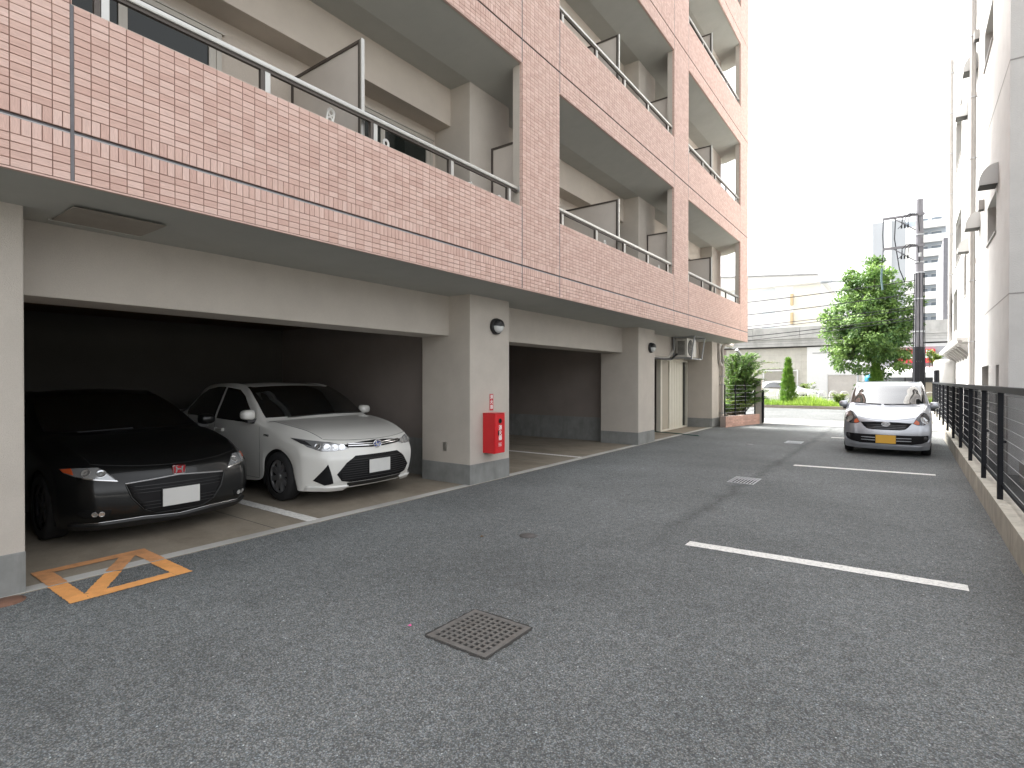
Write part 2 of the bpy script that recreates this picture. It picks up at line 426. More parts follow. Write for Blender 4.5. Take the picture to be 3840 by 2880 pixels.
# ragged tar joint round the near grate
mb = MB(); x0, x1, y0, y1 = PIT1; out = []; inn = []
for (ax, ay, bx_, by, nx, ny) in ((x0, y0, x1, y0, 0, -1), (x1, y0, x1, y1, 1, 0), (x1, y1, x0, y1, 0, 1), (x0, y1, x0, y0, -1, 0)):
    for i in range(24):
        f = i / 24; px, py = ax + (bx_ - ax) * f, ay + (by - ay) * f; e = random.uniform(.004, .018)
        cx_, cy2 = (px - (x0 + x1) / 2), (py - (y0 + y1) / 2); ln = math.hypot(cx_, cy2)
        out.append((px + nx * e + cx_ / ln * .003, py + ny * e + cy2 / ln * .003, .0025)); inn.append((px, py, .0025))
for i in range(len(out)): j = (i + 1) % len(out); mb.quad(inn[i], inn[j], out[j], out[i])
mb.build('tar_joint', M('tar', (.045, .043, .04), .9, bump=.6, bscale=150), drive)
# street, pavement, verge
struct(MB().box(-60, 60, 20.25, 23.0, -.3, .012).build('pavement', m_paving))
struct(MB().box(-120, 120, 23.0, 32.9, -.3, -.02).build('street', m_street))
m_soil = M('verge_soil', (.12, .10, .06), .95, var=.3, vscale=3)
struct(MB().box(-120, 120, 33.05, 36.2, -.3, .10).build('verge', m_soil))
kb = struct(MB().box(-120, 120, 32.9, 33.05, -.3, .13).build('verge_kerb', M('kerb_weathered', (.26, .23, .19), .9, var=.2, vscale=1.5)))
struct(MB().box(-120, 120, 36.2, 54.6, -.3, 0.0).build('far_street', m_street))
struct(MB().box(-4.05, .7, 20.18, 20.26, -.02, .016).build('gate_rail_threshold', m_galv))
# ---------------------------------------------------------------- apartment building
FX = -4.322; ZB = 2.776; FH = 3.117; J0 = 1.151; NF = 5
apt = thing('apartment_building', 'pink tiled apartment block with open parking bays at ground level and balconies above', 'building', (-7, 9.5, 0))
YA, YE = -5.849, 19.151                    # facade run in y
pill = [(-5.849, -4.849), (.151, 1.151), (6.151, 7.151), (12.151, 13.151), (18.151, 19.151)]
opens = [(-4.849, .151), (1.151, 6.151), (7.151, 12.151), (13.151, 18.151)]
edges_y = sorted({e for p in pill for e in p})
TT = .007                                   # tiles stand this far off the bed
bx = FX - TT
tiles = []                                  # (y0, y1, z0, z1, upright)
def tile_cols(y0, y1, wd):
    n = round((y1 - y0) / wd); s = (y1 - y0) / n
    for i in range(n):
        a, b_ = y0 + i * s, y0 + (i + 1) * s
        a2 = a + (.0105 if i == 0 and wd > .07 or (i == 0) else .0015); b2 = b_ - (.0105 if i == n - 1 else .0015)
        yield a2, b2
spans = []
for i in range(len(edges_y) - 1): spans.append((edges_y[i], edges_y[i + 1]))
for n in range(NF):
    z = ZB + n * FH
    rows = [(z + .05 * k, z + .05 * (k + 1)) for k in range(4)] + [(z + .425 + .05 * k, z + .475 + .05 * k) for k in range(14)]
    for (a, b_) in spans:
        for r0, r1 in rows:
            for y0, y1 in tile_cols(a, b_, .1): tiles.append((y0, y1, r0 + .0015, r1 - .0015, 0))
        for r0, r1 in ((z + .2, z + .3), (z + .325, z + .425)):
            for y0, y1 in tile_cols(a, b_, .05): tiles.append((y0, y1, r0 + .0015, r1 - .0015, 1))
    if n < NF - 1:
        ph = (FH - 1.125) / 40
        for (a, b_) in pill:
            for k in range(40):
                z0 = z + 1.125 + k * ph
                for y0, y1 in tile_cols(a, b_, .1): tiles.append((y0, y1, z0 + .0015, z0 + ph - .0015, 0))
def tarea(t):
    p = [project(FX, t[0], t[2]), project(FX, t[1], t[2]), project(FX, t[1], t[3]), project(FX, t[0], t[3])]
    if any(q is None for q in p): return 0
    cx = sum(q[0] for q in p) / 4; cyy = sum(q[1] for q in p) / 4
    if not (-40 < cx < 3880 and -40 < cyy < 2920): return 0
    return abs(sum(p[i][0] * p[(i + 1) % 4][1] - p[(i + 1) % 4][0] * p[i][1] for i in range(4))) / 2
order = sorted(range(len(tiles)), key=lambda i: -tarea(tiles[i]))
big = set(order[:300])
def tile_geo(y0, y1, z0, z1):
    c = .0016; x1 = FX; x0 = bx - .001
    vs = [(x0, y0, z0), (x0, y1, z0), (x0, y1, z1), (x0, y0, z1), (x1, y0 + c, z0 + c), (x1, y1 - c, z0 + c), (x1, y1 - c, z1 - c), (x1, y0 + c, z1 - c)]
    return vs, [(4, 5, 6, 7), (0, 1, 5, 4), (1, 2, 6, 5), (2, 3, 7, 6), (3, 0, 4, 7)]
proto = {}
inv = MW[apt.name].inverted()
for up in (0, 1):
    vs_all = []; fs_all = []; rn = []
    for i, t in enumerate(tiles):
        if t[4] != up: continue
        if i in big:
            wd, ht = round(t[1] - t[0], 3), round(t[3] - t[2], 3)
            key = (wd, ht, up)
            if key not in proto:
                mb = MB(); vs, fs = tile_geo(-wd / 2, wd / 2, -ht / 2, ht / 2); vs = [(v[0] - FX, v[1], v[2]) for v in vs]; mb.add(vs, fs)
                me = mb.mesh('tile', m_tilev if up else m_tile)
                at = me.attributes.new('rnd', 'FLOAT', 'FACE'); at.data.foreach_set('value', [0.0] * len(me.polygons))
                proto[key] = me
            link('tile', proto[key], apt, inv @ Vector((FX + random.uniform(-.0008, .0008), (t[0] + t[1]) / 2, (t[2] + t[3]) / 2)))
        else:
            vs, fs = tile_geo(*t[:4]); o = len(vs_all)
            dx = random.uniform(-.0008, .0008)
            vs_all += [tuple(inv @ Vector((v[0] + (dx if k > 3 else 0), v[1], v[2]))) for k, v in enumerate(vs)]
            fs_all += [tuple(k + o for k in f) for f in fs]; rn += [random.random()] * 5
    me = bpy.data.meshes.new('tile_cladding'); me.from_pydata(vs_all, [], fs_all)
    at = me.attributes.new('rnd', 'FLOAT', 'FACE'); at.data.foreach_set('value', rn)
    me.materials.append(m_tilev if up else m_tile); me.update()
    stuff(link('tile_cladding', me, apt))

for n in range(NF):
    z = ZB + n * FH
    # parapet body: bed behind the tiles, split at the long groove
    mb = MB(); mb.box(FX - .145, bx, YA, YE, z + .002, z + .3).box(FX - .145, bx - .016, YA, YE, z + .3, z + .325).box(FX - .145, bx, YA, YE, z + .325, z + 1.118)
    par = mb.build('parapet', m_grout, apt)
    onebox('groove_strip', m_groove, par, bx - .0155, bx - .001, YA, YE, z + .3005, z + .308)
    onebox('groove_shadow_gap', m_seal, par, bx - .0158, bx - .012, YA, YE, z + .309, z + .3245)
    for a, b_ in opens:
        onebox('coping', m_stucco, par, FX - .16, FX - .004, a, b_, z + 1.119, z + 1.127)
    # sealant in the upright joints
    for y in edges_y:
        top = z + (FH if n < NF - 1 else 1.12)
        mbs = MB().box(bx - .001, FX - .0025, y - .0095, y + .0095, z + .001, z + 1.123)
        mbs.build('sealant_joint', m_seal, par)
    onebox('drip_edge', m_tile, par, FX - .035, FX - .003, YA, YE, z - .012, z - .0005)
    if n < NF - 1:
        for a, b_ in pill:
            f = onebox('facade_fin', m_grout, apt, FX - .145, bx, a + .003, b_ - .003, z + 1.1275, z + FH - .003)
            mb = MB()
            for s, ys in ((0, a), (1, b_)):
                for k in range(20):
                    z0 = z + 1.1275 + k * (FH - 1.1275) / 20; z1 = z0 + (FH - 1.1275) / 20 - .005
                    yy = (ys - .002, ys + .004) if s == 0 else (ys - .004, ys + .002)
                    mb.box(FX - .045, FX - .009, yy[0], yy[1], z0, z1)
            stuff(mb.build('corner_tiles', m_tile, f))
            MB().box(FX - .158, FX - .048, a - .004, a + .002, z + 1.1275, z + FH - .02).build('fin_side_lining', m_stucco, f)
            MB().box(FX - .158, FX - .048, b_ - .002, b_ + .004, z + 1.1275, z + FH - .02).build('fin_side_lining', m_stucco, f)
    # slab with a soffit that falls to the wall
    dr = .05 if n == 0 else .165
    prof = [(FX - .028, z - .003), (-5.02, z - dr), (-5.72, z - dr), (-5.72, z + .28), (FX - .1455, z + .28), (FX - .1455, z + .001), (FX - .028, z + .0015)]
    sl = MB().prism(prof, 'y', YA, YE).build('balcony_slab', m_soffit, apt)
    onebox('end_parapet', m_tile, apt, -5.02, FX - .147, YE - .12, YE, z, z + 1.12)

# columns
cols = [(-4.83, -3.9), (.10, 1.06), (5.87, 6.805), (11.81, 12.80), (17.60, 18.57)]
for a, b_ in cols:
    c = MB().bbox(-5.99, -5.03, a, b_, .2, 17.2, .012).build('pillar', m_stucco, apt)
    MB().bbox(-5.993, -5.027, a - .003, b_ + .003, -.05, .297, .01).build('mortar_base', m_dado, c)
for i in range(len(cols) - 1):
    a, b_ = cols[i][1], cols[i + 1][0]
    MB().bbox(-5.95, -5.434, a - .02, b_ + .02, 2.15, 2.80, .01).build('beam', m_stucco, apt)
    for n in range(1, NF):
        z = ZB + n * FH
        MB().bbox(-5.74, -5.40, a - .02, b_ + .02, z - .697, z - .1, .008).build('balcony_beam', m_inner, apt)
# main body
mb = MB().box(-14, -5.712, -6, 18.56, 2.84, 17.2); mb.build('main_wall', m_inner, apt)
mb = MB().box(-14, -4.3, -6, 19.15, 17.2, 17.5); mb.build('roof', m_soffit, apt)
# garage walls, ceiling
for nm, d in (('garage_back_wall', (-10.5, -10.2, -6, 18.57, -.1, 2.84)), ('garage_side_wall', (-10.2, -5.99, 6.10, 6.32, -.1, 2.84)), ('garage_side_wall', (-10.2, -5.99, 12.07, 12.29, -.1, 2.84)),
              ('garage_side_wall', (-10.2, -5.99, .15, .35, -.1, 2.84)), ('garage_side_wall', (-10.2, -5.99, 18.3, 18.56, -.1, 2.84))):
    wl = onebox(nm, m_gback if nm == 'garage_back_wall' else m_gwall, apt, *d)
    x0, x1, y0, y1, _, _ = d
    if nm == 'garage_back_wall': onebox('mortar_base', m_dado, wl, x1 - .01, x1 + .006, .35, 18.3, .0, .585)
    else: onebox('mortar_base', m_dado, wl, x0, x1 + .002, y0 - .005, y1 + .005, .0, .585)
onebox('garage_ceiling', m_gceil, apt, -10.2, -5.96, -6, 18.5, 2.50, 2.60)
def strip_light(x, y, dark):
    t = thing('ceiling_light', dark, 'ceiling light', (x, y, 2.5))
    MB().prism([(-.075, 0), (.075, 0), (.02, -.075), (-.02, -.075)], 'x', -.6, .6).build('housing', m_white, t, world=False)
    for s_ in (-1, 1): MB().cyl((-.55, s_ * .05, -.055), (.55, s_ * .05, -.055), .014, 8).build('tube', m_white, t, world=False)
strip_light(-6.9, 1.35, 'unlit white strip light on the garage ceiling above the dark car')
strip_light(-7.3, 4.6, 'unlit white strip light on the garage ceiling above the white saloon')

# access hatch
h = onebox('access_hatch', M('hatch_board', (.33, .295, .25), .8, var=.08), apt, -5.26, -4.75, 1.27, 1.86, 2.719, 2.7235)
onebox('hatch_rim', m_soffit, h, -5.29, -5.262, 1.25, 1.88, 2.716, 2.728)

# balcony details
def rail_mesh(L_):
    return MB().bbox(-.034, .034, 0, L_, -.034, .0, .010)
def window_parts(y0, y1, z0, z1, mull):
    x = -5.712
    mb = MB()
    for d in ((y0, y1, z1 - .05, z1), (y0, y1, z0, z0 + .05)): mb.box(x - .002, x + .04, *d)
    for d in ((y0, y0 + .05), (y1 - .05, y1)): mb.box(x - .002, x + .04, *d, z0 + .05, z1 - .05)
    w_ = mb.build('window', m_wframe, apt)
    MB().box(x - .03, x + .012, y0 + .05, y1 - .05, z0 + .05, z1 - .05).build('pane', m_glassdk, w_)
    mb = MB().box(x + .012, x + .032, mull - .035, mull + .035, z0 + .05, z1 - .05).box(x + .012, x + .03, y1 - .12, y1 - .05, z0 + .05, z1 - .05).box(x + .012, x + .03, y0 + .05, y0 + .10, z0 + .05, z1 - .05)
    mb.build('sash', m_wframe, w_)
    MB().box(x - .002, x + .05, y0 - .005, y1 + .03, z1 + .002, z1 + .02).build('head_trim', m_wframe, w_)
for n in range(NF - 1):
    z = ZB + n * FH
    for bi, (a, b_) in enumerate(opens):
        if bi == 0 and n > 0: continue
        # railing on the parapet
        rl = MB().bbox(-4.437, -4.369, a + .02, b_ - .02, z + 1.355, z + 1.398, .012).build('railing', m_alu, apt)
        MB().box(-4.418, -4.388, a + .03, b_ - .03, z + 1.330, z + 1.3545).build('under_rail', m_aludk, rl)
        for k in range(5):
            y = a + .20 + k * 1.15
            MB().bbox(-4.422, -4.386, y - .024, y + .024, z + 1.12, z + 1.33, .004).build('post', m_alu, rl)
            MB().box(-4.4215, -4.387, y - .062, y - .028, z + 1.12, z + 1.329).build('post_sleeve', m_aludk, rl)
        for y in (a + .004, b_ - .02): MB().bbox(-4.45, -4.36, y, y + .016, z + 1.335, z + 1.41, .004).build('end_bracket', m_alu, rl)
        # windows of the two flats behind
        window_parts(a + .05, a + 1.59, z + .35, z + 2.25, a + .73)
        window_parts(a + 2.95, a + 4.63, z + .35, z + 2.25, a + 3.70)
        # mid partition between flats
        y = a + 2.40
        def partition(x0, x1, y, z0, z1):
            p = onebox('partition', m_board, apt, x0 + .03, x1 - .03, y - .004, y + .004, z0, z1 - .03)
            MB().box(x0, x1, y - .018, y + .018, z1 - .03, z1).build('top_frame', m_aludk, p)
            MB().box(x0, x0 + .03, y - .018, y + .018, z0, z1 - .031).build('side_frame', m_aludk, p)
            MB().box(x1 - .03, x1, y - .018, y + .018, z0, z1 - .031).build('side_frame', m_aludk, p)
            MB().bbox(x1 + .0005, x1 + .028, y - .02, y + .02, z0, z1 + .004, .003).build('edge_post', m_alu, p)
            MB().box(x0 + .03, x1 - .03, y - .017, y - .0045, z0 + .75, z0 + .78).build('mid_rail', m_aludk, p)
            return p
        partition(-5.71, FX - .165, y, z + .36, z + 2.17)
        if bi < 3:
            partition(-5.03, FX - .165, cols[bi + 1][0] + .5, z + .36, z + 2.17)

# laundry-pole holders hanging inside the railings
def holder(y, n, label, tilt=0., up=0.):
    z = ZB + n * FH + 1.12 + up
    t = thing('laundry_pole_holder', label, 'holder', (-4.475, y, z - .25), 0, 'laundry pole holders on the balconies')
    pts = []; W, H = .036, .40
    bm = bmesh.new()
    def ring(cx, cz, r, k=14): return [(cx + r * math.cos(2 * math.pi * i / k), cz + r * math.sin(2 * math.pi * i / k)) for i in range(k)]
    outer = [(W, 0)] + [(W * math.cos(a_), H - W + W * math.sin(a_)) for a_ in [math.pi * i / 10 for i in range(11)]] + [(-W, 0)]
    mb = MB()
    # strap with two ring holes, made as a frame of tubes and webs
    path = [(0, p[0], p[1]) for p in outer]
    mb.tube(path, .0095, 6)
    for zc in (H - .04, H - .115):
        mb.tube([(0, .026 * math.cos(2 * math.pi * i / 12), zc + .030 * math.sin(2 * math.pi * i / 12)) for i in range(13)], .008, 6)
    mb.box(-.005, .005, -.03, .03, 0, H - .16)
    o = mb.build('strap', m_white, t, world=False)
    mb = MB().cyl((0, 0, .02), (.03, 0, .02), .02, 10); mb.build('hinge', m_white, t, world=False)
    t.rotation_euler = (tilt, 0, 0)
holder(3.12, 0, 'white laundry-pole holder tilted beside the near balcony partition', -.18, .06)
holder(3.86, 0, 'white looped laundry-pole holder in front of the near dark window')
holder(5.83, 0, 'white laundry-pole holder by the end of the nearest railing', 0, -.05)
holder(8.98, 0, 'white laundry-pole holder left of the partition on the middle balcony')
holder(11.62, 0, 'white laundry-pole holder at the far end of the middle balcony')
holder(15.75, 0, 'white laundry-pole holder on the farthest first-floor balcony')
t = thing('clothes_peg_hanger', 'tangled white peg hanger hung under the nearest balcony rail', 'hanger', (-4.47, 5.1, ZB + 1.05))
mb = MB()
for k in range(9):
    y = random.uniform(0, .28); zz = random.uniform(.05, .13)
    mb.box(-.006, .006, y - .008, y + .008, zz - .05, zz + .03)
mb.tube([(0, -.02, .12), (0, .1, .16), (0, .3, .13), (0, .62, .09)], .008, 6)
mb.tube([(0, .02, .03), (.02, .12, .17), (-.02, .24, .03)], .007, 6)
mb.build('peg_frame', m_white, t, world=False)

# ---------------------------------------------------------------- things on the pillars
def bulkhead(y, z, label):
    t = thing('wall_lamp', label, 'lamp', (-5.03, y, z), 0, 'eyelid lamps on the pillars')
    MB().lathe([(0, 0), (.118, 0), (.122, .012), (.122, .05), (.112, .062), (.0, .062)], (0, 0, 0), 'x', 28).build('base_ring', m_black, t, world=False)
    MB().lathe([(.10, .06), (.097, .085), (.08, .11), (.05, .125), (0, .13)], (0, 0, 0), 'x', 28).build('glass_bowl', M('frosted_glass', (.62, .63, .62), .35), t, world=False)
    # eyelid over the upper half
    vs = []; fs = []
    prof = [(.112, .06), (.108, .09), (.09, .12), (.058, .137), (.0, .142)]
    K = 16
    for r, hh in prof:
        for k in range(K + 1):
            a_ = math.pi * k / K - .08 + .16 * k / K
            vs.append((hh, r * math.cos(a_ if k else 0), r * math.sin(a_)))
    vs = [(hh, r * math.cos(math.pi * k / K), r * math.sin(math.pi * k / K)) for r, hh in prof for k in range(K + 1)]
    for i in range(len(prof) - 1):
        for k in range(K): fs.append((i * (K + 1) + k, i * (K + 1) + k + 1, (i + 1) * (K + 1) + k + 1, (i + 1) * (K + 1) + k))
    MB().add(vs, fs, True).build('eyelid', m_black, t, world=False)
bulkhead(6.44, 2.31, 'black round eyelid wall lamp above the red extinguisher box')
bulkhead(12.50, 2.285, 'black round eyelid wall lamp on the middle pillar near the outdoor unit')

FACE_X = Matrix(((0, 0, 1, 0), (1, 0, 0, 0), (0, 1, 0, 0), (0, 0, 0, 1)))
def at_x(x, y, z): return Matrix.Translation((x, y, z)) @ FACE_X
t = thing('fire_extinguisher_box', 'red metal fire extinguisher box hung on the front of the pillar', 'extinguisher box', (-5.03, 6.275, .44))
MB().bbox(-5.03, -4.815, 6.155, 6.395, .44, 1.02, .006).build('casing', m_red, t)
d = MB().bbox(-4.8145, -4.803, 6.160, 6.390, .446, 1.014, .004).build('door', m_red, t)
MB().lathe([(0, 0), (.036, 0), (.036, .006), (.031, .008), (.031, .003), (0, .003)], (-4.803, 6.275, .91), 'x', 24).build('round_window', m_black, d)
MB().lathe([(0, .0045), (.029, .0045)], (-4.803, 6.275, .91), 'x', 24).build('window_pane', m_glassdk, d)
for i, ch in enumerate('消火器'):
    text_part('lettering', ch, .078, m_txt, d, at_x(-4.8025, 6.278, .808 - i * .073))
for k in range(3): onebox('vent_slot', m_txt, d, -4.803, -4.8015, 6.235, 6.31, .545 + k * .02, .551 + k * .02)
MB().bbox(-4.803, -4.790, 6.225, 6.238, .70, .77, .003).build('latch', m_black, d)
onebox('lid_edge', m_red, t, -5.03, -4.798, 6.150, 6.400, 1.0205, 1.027)
s_ = MB().box(-5.0285, -5.026, 6.312, 6.398, 1.052, 1.298).build('extinguisher_label', m_redst)
tag(s_, 'narrow red sticker with white characters above the extinguisher box', 'sticker')
for i, ch in enumerate('消火器'):
    text_part('lettering', ch, .066, m_txt, s_, at_x(-5.0255, 6.355, 1.25 - i * .074))
o = MB().bbox(-5.545, -5.475, 5.855, 5.8695, .47, .59, .004).build('outlet_cover', M('steel_plate', (.42, .40, .36), .3, metal=.7))
tag(o, 'small metal outlet cover low on the side of the second pillar', 'outlet')

# ---------------------------------------------------------------- storage front in the far bay
t = thing('storage_screen', 'white ribbed sliding storage doors in a beige frame in the far bay', 'sliding door', (-5.86, 16.4, 0))
m_cream = M('cream_steel', (.66, .63, .54), .55, var=.04, vscale=3)
MB().box(-5.93, -5.80, 15.22, 15.34, .006, 2.10).build('jamb', m_cream, t)
MB().box(-5.90, -5.84, 15.35, 15.93, .02, 2.08).build('beige_leaf', M('beige_steel', (.40, .36, .29), .6), t)
MB().box(-5.94, -5.79, 15.2, 17.59, 2.081, 2.145).build('head_rail', m_cream, t)
MB().box(-5.90, -5.80, 15.35, 17.59, .008, .05).build('sill', m_cream, t)
for k in range(8):
    y = 15.94 + k * .15
    MB().prism([(-5.86, y), (-5.815, y), (-5.80, y + .02), (-5.80, y + .115), (-5.815, y + .135), (-5.822, y + .149), (-5.86, y + .149)], 'z', .052, 2.08).build('ribbed_panel', m_cream, t)
MB().box(-5.88, -5.86, 17.15, 17.50, .052, 2.08).build('dark_glass', m_glassdk, t)
MB().box(-5.92, -5.80, 17.51, 17.59, .05, 2.08).build('jamb', m_cream, t)

ac = thing('outdoor_ac_unit', 'beige air conditioner outdoor unit hung below the balcony soffit', 'air conditioner', (-5.19, 15.57, 2.16))
MB().bbox(-5.34, -5.03, 15.2, 15.98, 2.165, 2.69, .012).build('casing', m_acb, ac)
for k in range(12): onebox('side_louvre', m_black, ac, -5.30, -5.09, 15.194, 15.1995, 2.23 + k * .033, 2.25 + k * .033)
fan = MB().lathe([(0, .004), (.2, .004), (.21, .010), (.225, .010), (.225, 0)], (-5.03, 15.5, 2.42), 'x', 28).build('fan_grille', m_black, ac)
mb = MB()
for r in (.05, .09, .13, .17, .2): mb.tube([(-5.014, 15.5 + r * math.cos(2 * math.pi * i / 24), 2.42 + r * math.sin(2 * math.pi * i / 24)) for i in range(25)], .003, 4)
mb.build('grille_ring', m_acb, fan)
MB().box(-5.0295, -5.022, 15.76, 15.96, 2.19, 2.66).build('front_cover', m_white, ac)
br = thing('hanging_bracket', 'white steel hanging frame round the outdoor unit under the soffit', 'bracket', (-5.1, 15.6, 2.1))
for y in (15.12, 16.05):
    mb = MB()
    mb.box(-5.40, -4.78, y - .02, y + .02, 2.70, 2.735); mb.box(-5.40, -4.86, y - .02, y + .02, 2.115, 2.15)
    mb.build('arm', m_galv, br)
    MB().box(-5.40, -5.365, y - .018, y + .018, 2.1505, 2.6995).build('rear_leg', m_galv, br)
    mb = MB(); mb.cyl((-4.88, y, 2.13), (-4.80, y, 2.70), .019, 6); mb.build('front_leg', m_galv, br)
MB().box(-4.83, -4.79, 15.14, 16.03, 2.7355, 2.756).build('front_bar', m_galv, br)
MB().box(-4.92, -4.88, 15.14, 16.03, 2.094, 2.1145).build('front_bar', m_galv, br)
o = MB().tube([(-5.42, 12.82, 2.09), (-5.42, 14.6, 2.09), (-5.40, 15.0, 2.10), (-5.36, 15.15, 2.2), (-5.3, 15.19, 2.25)], .028, 8).build('refrigerant_line', m_black)
tag(o, 'dark insulated refrigerant line running under the beam to the outdoor unit', 'pipe')
o = MB().tube([(-5.47, 12.82, 2.12), (-5.46, 14.8, 2.11), (-5.40, 15.16, 2.35), (-5.37, 15.18, 2.66)], .04, 8).build('pipe_cover', m_acb)
tag(o, 'beige pipe cover rising beside the outdoor unit', 'pipe')
o = MB().tube([(-5.95, 15.12, .02), (-5.2, 14.92, .022), (-4.54, 14.69, .016)], .012, 6).build('garden_stake', M('green_stake', (.02, .09, .07), .5))
tag(o, 'dark green garden stake lying on the floor by the storage doors', 'stake')

# downpipe at the last pillar
t = thing('downpipe', 'beige downpipe with elbow running down the last pillar', 'downpipe', (-4.95, 18.46, 0))
mb = MB().tube([(-4.95, 18.46, .01), (-4.95, 18.46, 1.0), (-4.95, 18.46, 2.0), (-4.95, 18.46, 2.52), (-4.94, 18.55, 2.64), (-4.93, 18.75, 2.67), (-4.92, 19.5, 2.68), (-4.92, 19.62, 2.72), (-4.92, 19.66, 2.82)], .055, 12); mb.build('pipe', m_pipe, t)
mb = MB().tube([(-5.0, 18.24, 2.70), (-5.0, 18.24, 2.25), (-4.99, 18.28, 2.08), (-4.96, 18.40, 1.98)], .055, 12); mb.build('branch_pipe', m_pipe, t)
for z in (.42, 1.35, 1.62, 2.15): MB().box(-5.03, -4.89, 18.39, 18.53, z, z + .025).build('clamp', m_galv, t)
t = thing('floodlight', 'small grey floodlight angled out from the end of the building', 'lamp', (-4.9, 19.3, 2.5))
mb = MB().cyl((-4.72, 19.32, 2.54), (-4.62, 19.5, 2.36), .05, 12); mb.build('head', m_galv, t)
mb = MB().cyl((-4.92, 19.1, 2.62), (-4.72, 19.32, 2.54), .015, 8); mb.build('arm', m_galv, t)
# ---------------------------------------------------------------- covers in the driveway
t = thing('drain_grate', 'square cast iron drain grate with square holes in the foreground asphalt', 'drain grate', (-2.06, 2.49, 0))
x0, x1, y0, y1 = PIT1
x0 += .004; x1 -= .004; y0 += .004; y1 -= .004
mb = MB(); N = 9; bw = .018; mg = .028
def lerp(a, b_, f): return a + (b_ - a) * f
cell = (x1 - x0 - 2 * mg + bw) / N
mb.box(x0, x1, y0, y0 + mg, -.03, .006).box(x0, x1, y1 - mg, y1, -.03, .006).box(x0, x0 + mg, y0 + mg, y1 - mg, -.03, .006).box(x1 - mg, x1, y0 + mg, y1 - mg, -.03, .006)
mb.build('rim', m_iron, t)
hole = .026
cw = (x1 - x0 - 2 * mg) / N
xs = [x0 + mg + cw * k for k in range(N + 1)]; ys = [y0 + mg + (y1 - y0 - 2 * mg) / N * k for k in range(N + 1)]
for k in range(N + 1):
    a = max(xs[k] - (cw - hole) / 2, x0 + mg + .0002); b_ = min(xs[k] + (cw - hole) / 2, x1 - mg - .0002)
    MB().box(a, b_, y0 + mg + .0002, y1 - mg - .0002, -.028, .0055).build('bar', m_iron, t)
for j in range(N + 1):
    mb = MB()
    a = max(ys[j] - (cw - hole) / 2, y0 + mg + .0002); b_ = min(ys[j] + (cw - hole) / 2, y1 - mg - .0002)
    for k in range(N): mb.box(xs[k] + (cw - hole) / 2 + .0002, xs[k + 1] - (cw - hole) / 2 - .0002, a, b_, -.028, .0053)
    mb.build('cross_bar', m_iron, t)
def bar_grate(p, n, label):
    x0, x1, y0, y1 = p; x0 += .004; x1 -= .004; y0 += .004; y1 -= .004
    t = thing('gutter_grating', label, 'drain grate', ((x0 + x1) / 2, (y0 + y1) / 2, 0), 0, 'barred gratings along the driveway seam')
    MB().box(x0, x0 + .02, y0, y1, -.03, .006).box(x1 - .02, x1, y0, y1, -.03, .006).box(x0 + .0205, x1 - .0205, y0, y0 + .02, -.03, .006).box(x0 + .0205, x1 - .0205, y1 - .02, y1, -.03, .006).build('frame', m_galv, t)
    for k in range(n):
        x = x0 + .03 + (x1 - x0 - .06) * (k + .5) / n; wd = (x1 - x0) / n * .19
        MB().box(x - wd, x + wd, y0 + .0205, y1 - .0205, -.0005, .005).build('bar', m_galv, t)
bar_grate(PIT2, 7, 'barred steel gutter grating in the asphalt nearer than the second parking line')
bar_grate(PIT3, 7, 'barred steel gutter grating farther off beside the silver car')
def cover(x, y, r, mat, label):
    t = thing('manhole_cover', label, 'manhole cover', (x, y, 0))
    MB().lathe([(r * .9, .0052), (r * .9, .0035), (r, .0035), (r, .0)], (x, y, .001), 'z', 36).build('ring', mat, t)
    MB().lathe([(0, .006), (r * .86, .006), (r * .875, .002)], (x, y, .001), 'z', 36).build('lid', mat, t)
cover(-2.96, 4.31, .085, M('dusty_cover', (.10, .092, .088), .8, var=.15, vscale=30), 'small grey round cover in the middle of the asphalt')
cover(-4.93, .93, .11, m_rust, 'rusty brown round cover at the foot of the nearest pillar')
cover(-3.0, 13.5, .10, M('grey_cover', (.26, .26, .26), .7), 'pale round cover in the asphalt near the far end of the driveway')
o = MB().add([(-2.46, 2.285, .006), (-2.445, 2.28, .012), (-2.437, 2.296, .006), (-2.45, 2.305, .014), (-2.462, 2.298, .007)], [(0, 1, 3), (1, 2, 3), (0, 3, 4)]).build('flower_petal', M('pink_petal', (.75, .09, .32), .6), fixn=False)
tag(o, 'tiny bright pink flower petal on the asphalt left of the drain grate', 'petal')
m_leafdry = M('dry_leaf', (.16, .09, .04), .8)
for (x, y, lab) in ((-3.31, 4.0, 'dry brown leaf scrap on the asphalt before the second pillar'),):
    o = MB().add([(x, y, .005), (x + .03, y + .01, .012), (x + .035, y + .03, .006), (x + .005, y + .025, .014)], [(0, 1, 2), (0, 2, 3)]).build('dry_leaf', m_leafdry, fixn=False)
    tag(o, lab, 'leaf')

# ---------------------------------------------------------------- block kerb wall and black mesh fence on the right
KX0, KX1, KZ = .72, .88, .262
kw = thing('block_kerb_wall', 'low concrete block wall along the right side carrying the black fence', 'wall', (.8, 14, 0))
onebox('core', m_mortar, kw, KX0 + .006, KX1 - .006, 1.2, 27.6, -.3, KZ - .004)
y = 1.2; me_ = {}
while y < 27.5:
    ln = .396
    o = MB().bbox(KX0, KX1, -ln / 2, ln / 2, -.05, KZ, .004)
    if 'b' not in me_:
        me_['b'] = MB(); me_['b'].bbox(-.08, .08, -ln / 2, ln / 2, -.16, .156, .004); me_['b'] = me_['b'].mesh('block', m_kerb)
    link('block', me_['b'], kw, MW[kw.name].inverted() @ Vector((.8 + random.uniform(-.0012, .0012), y + ln / 2, .106 + random.uniform(-.0015, .0015))))
    y += .40
fe = thing('mesh_fence', 'black steel fence with wire mesh panels on the low block wall', 'fence', (.77, 14, KZ))
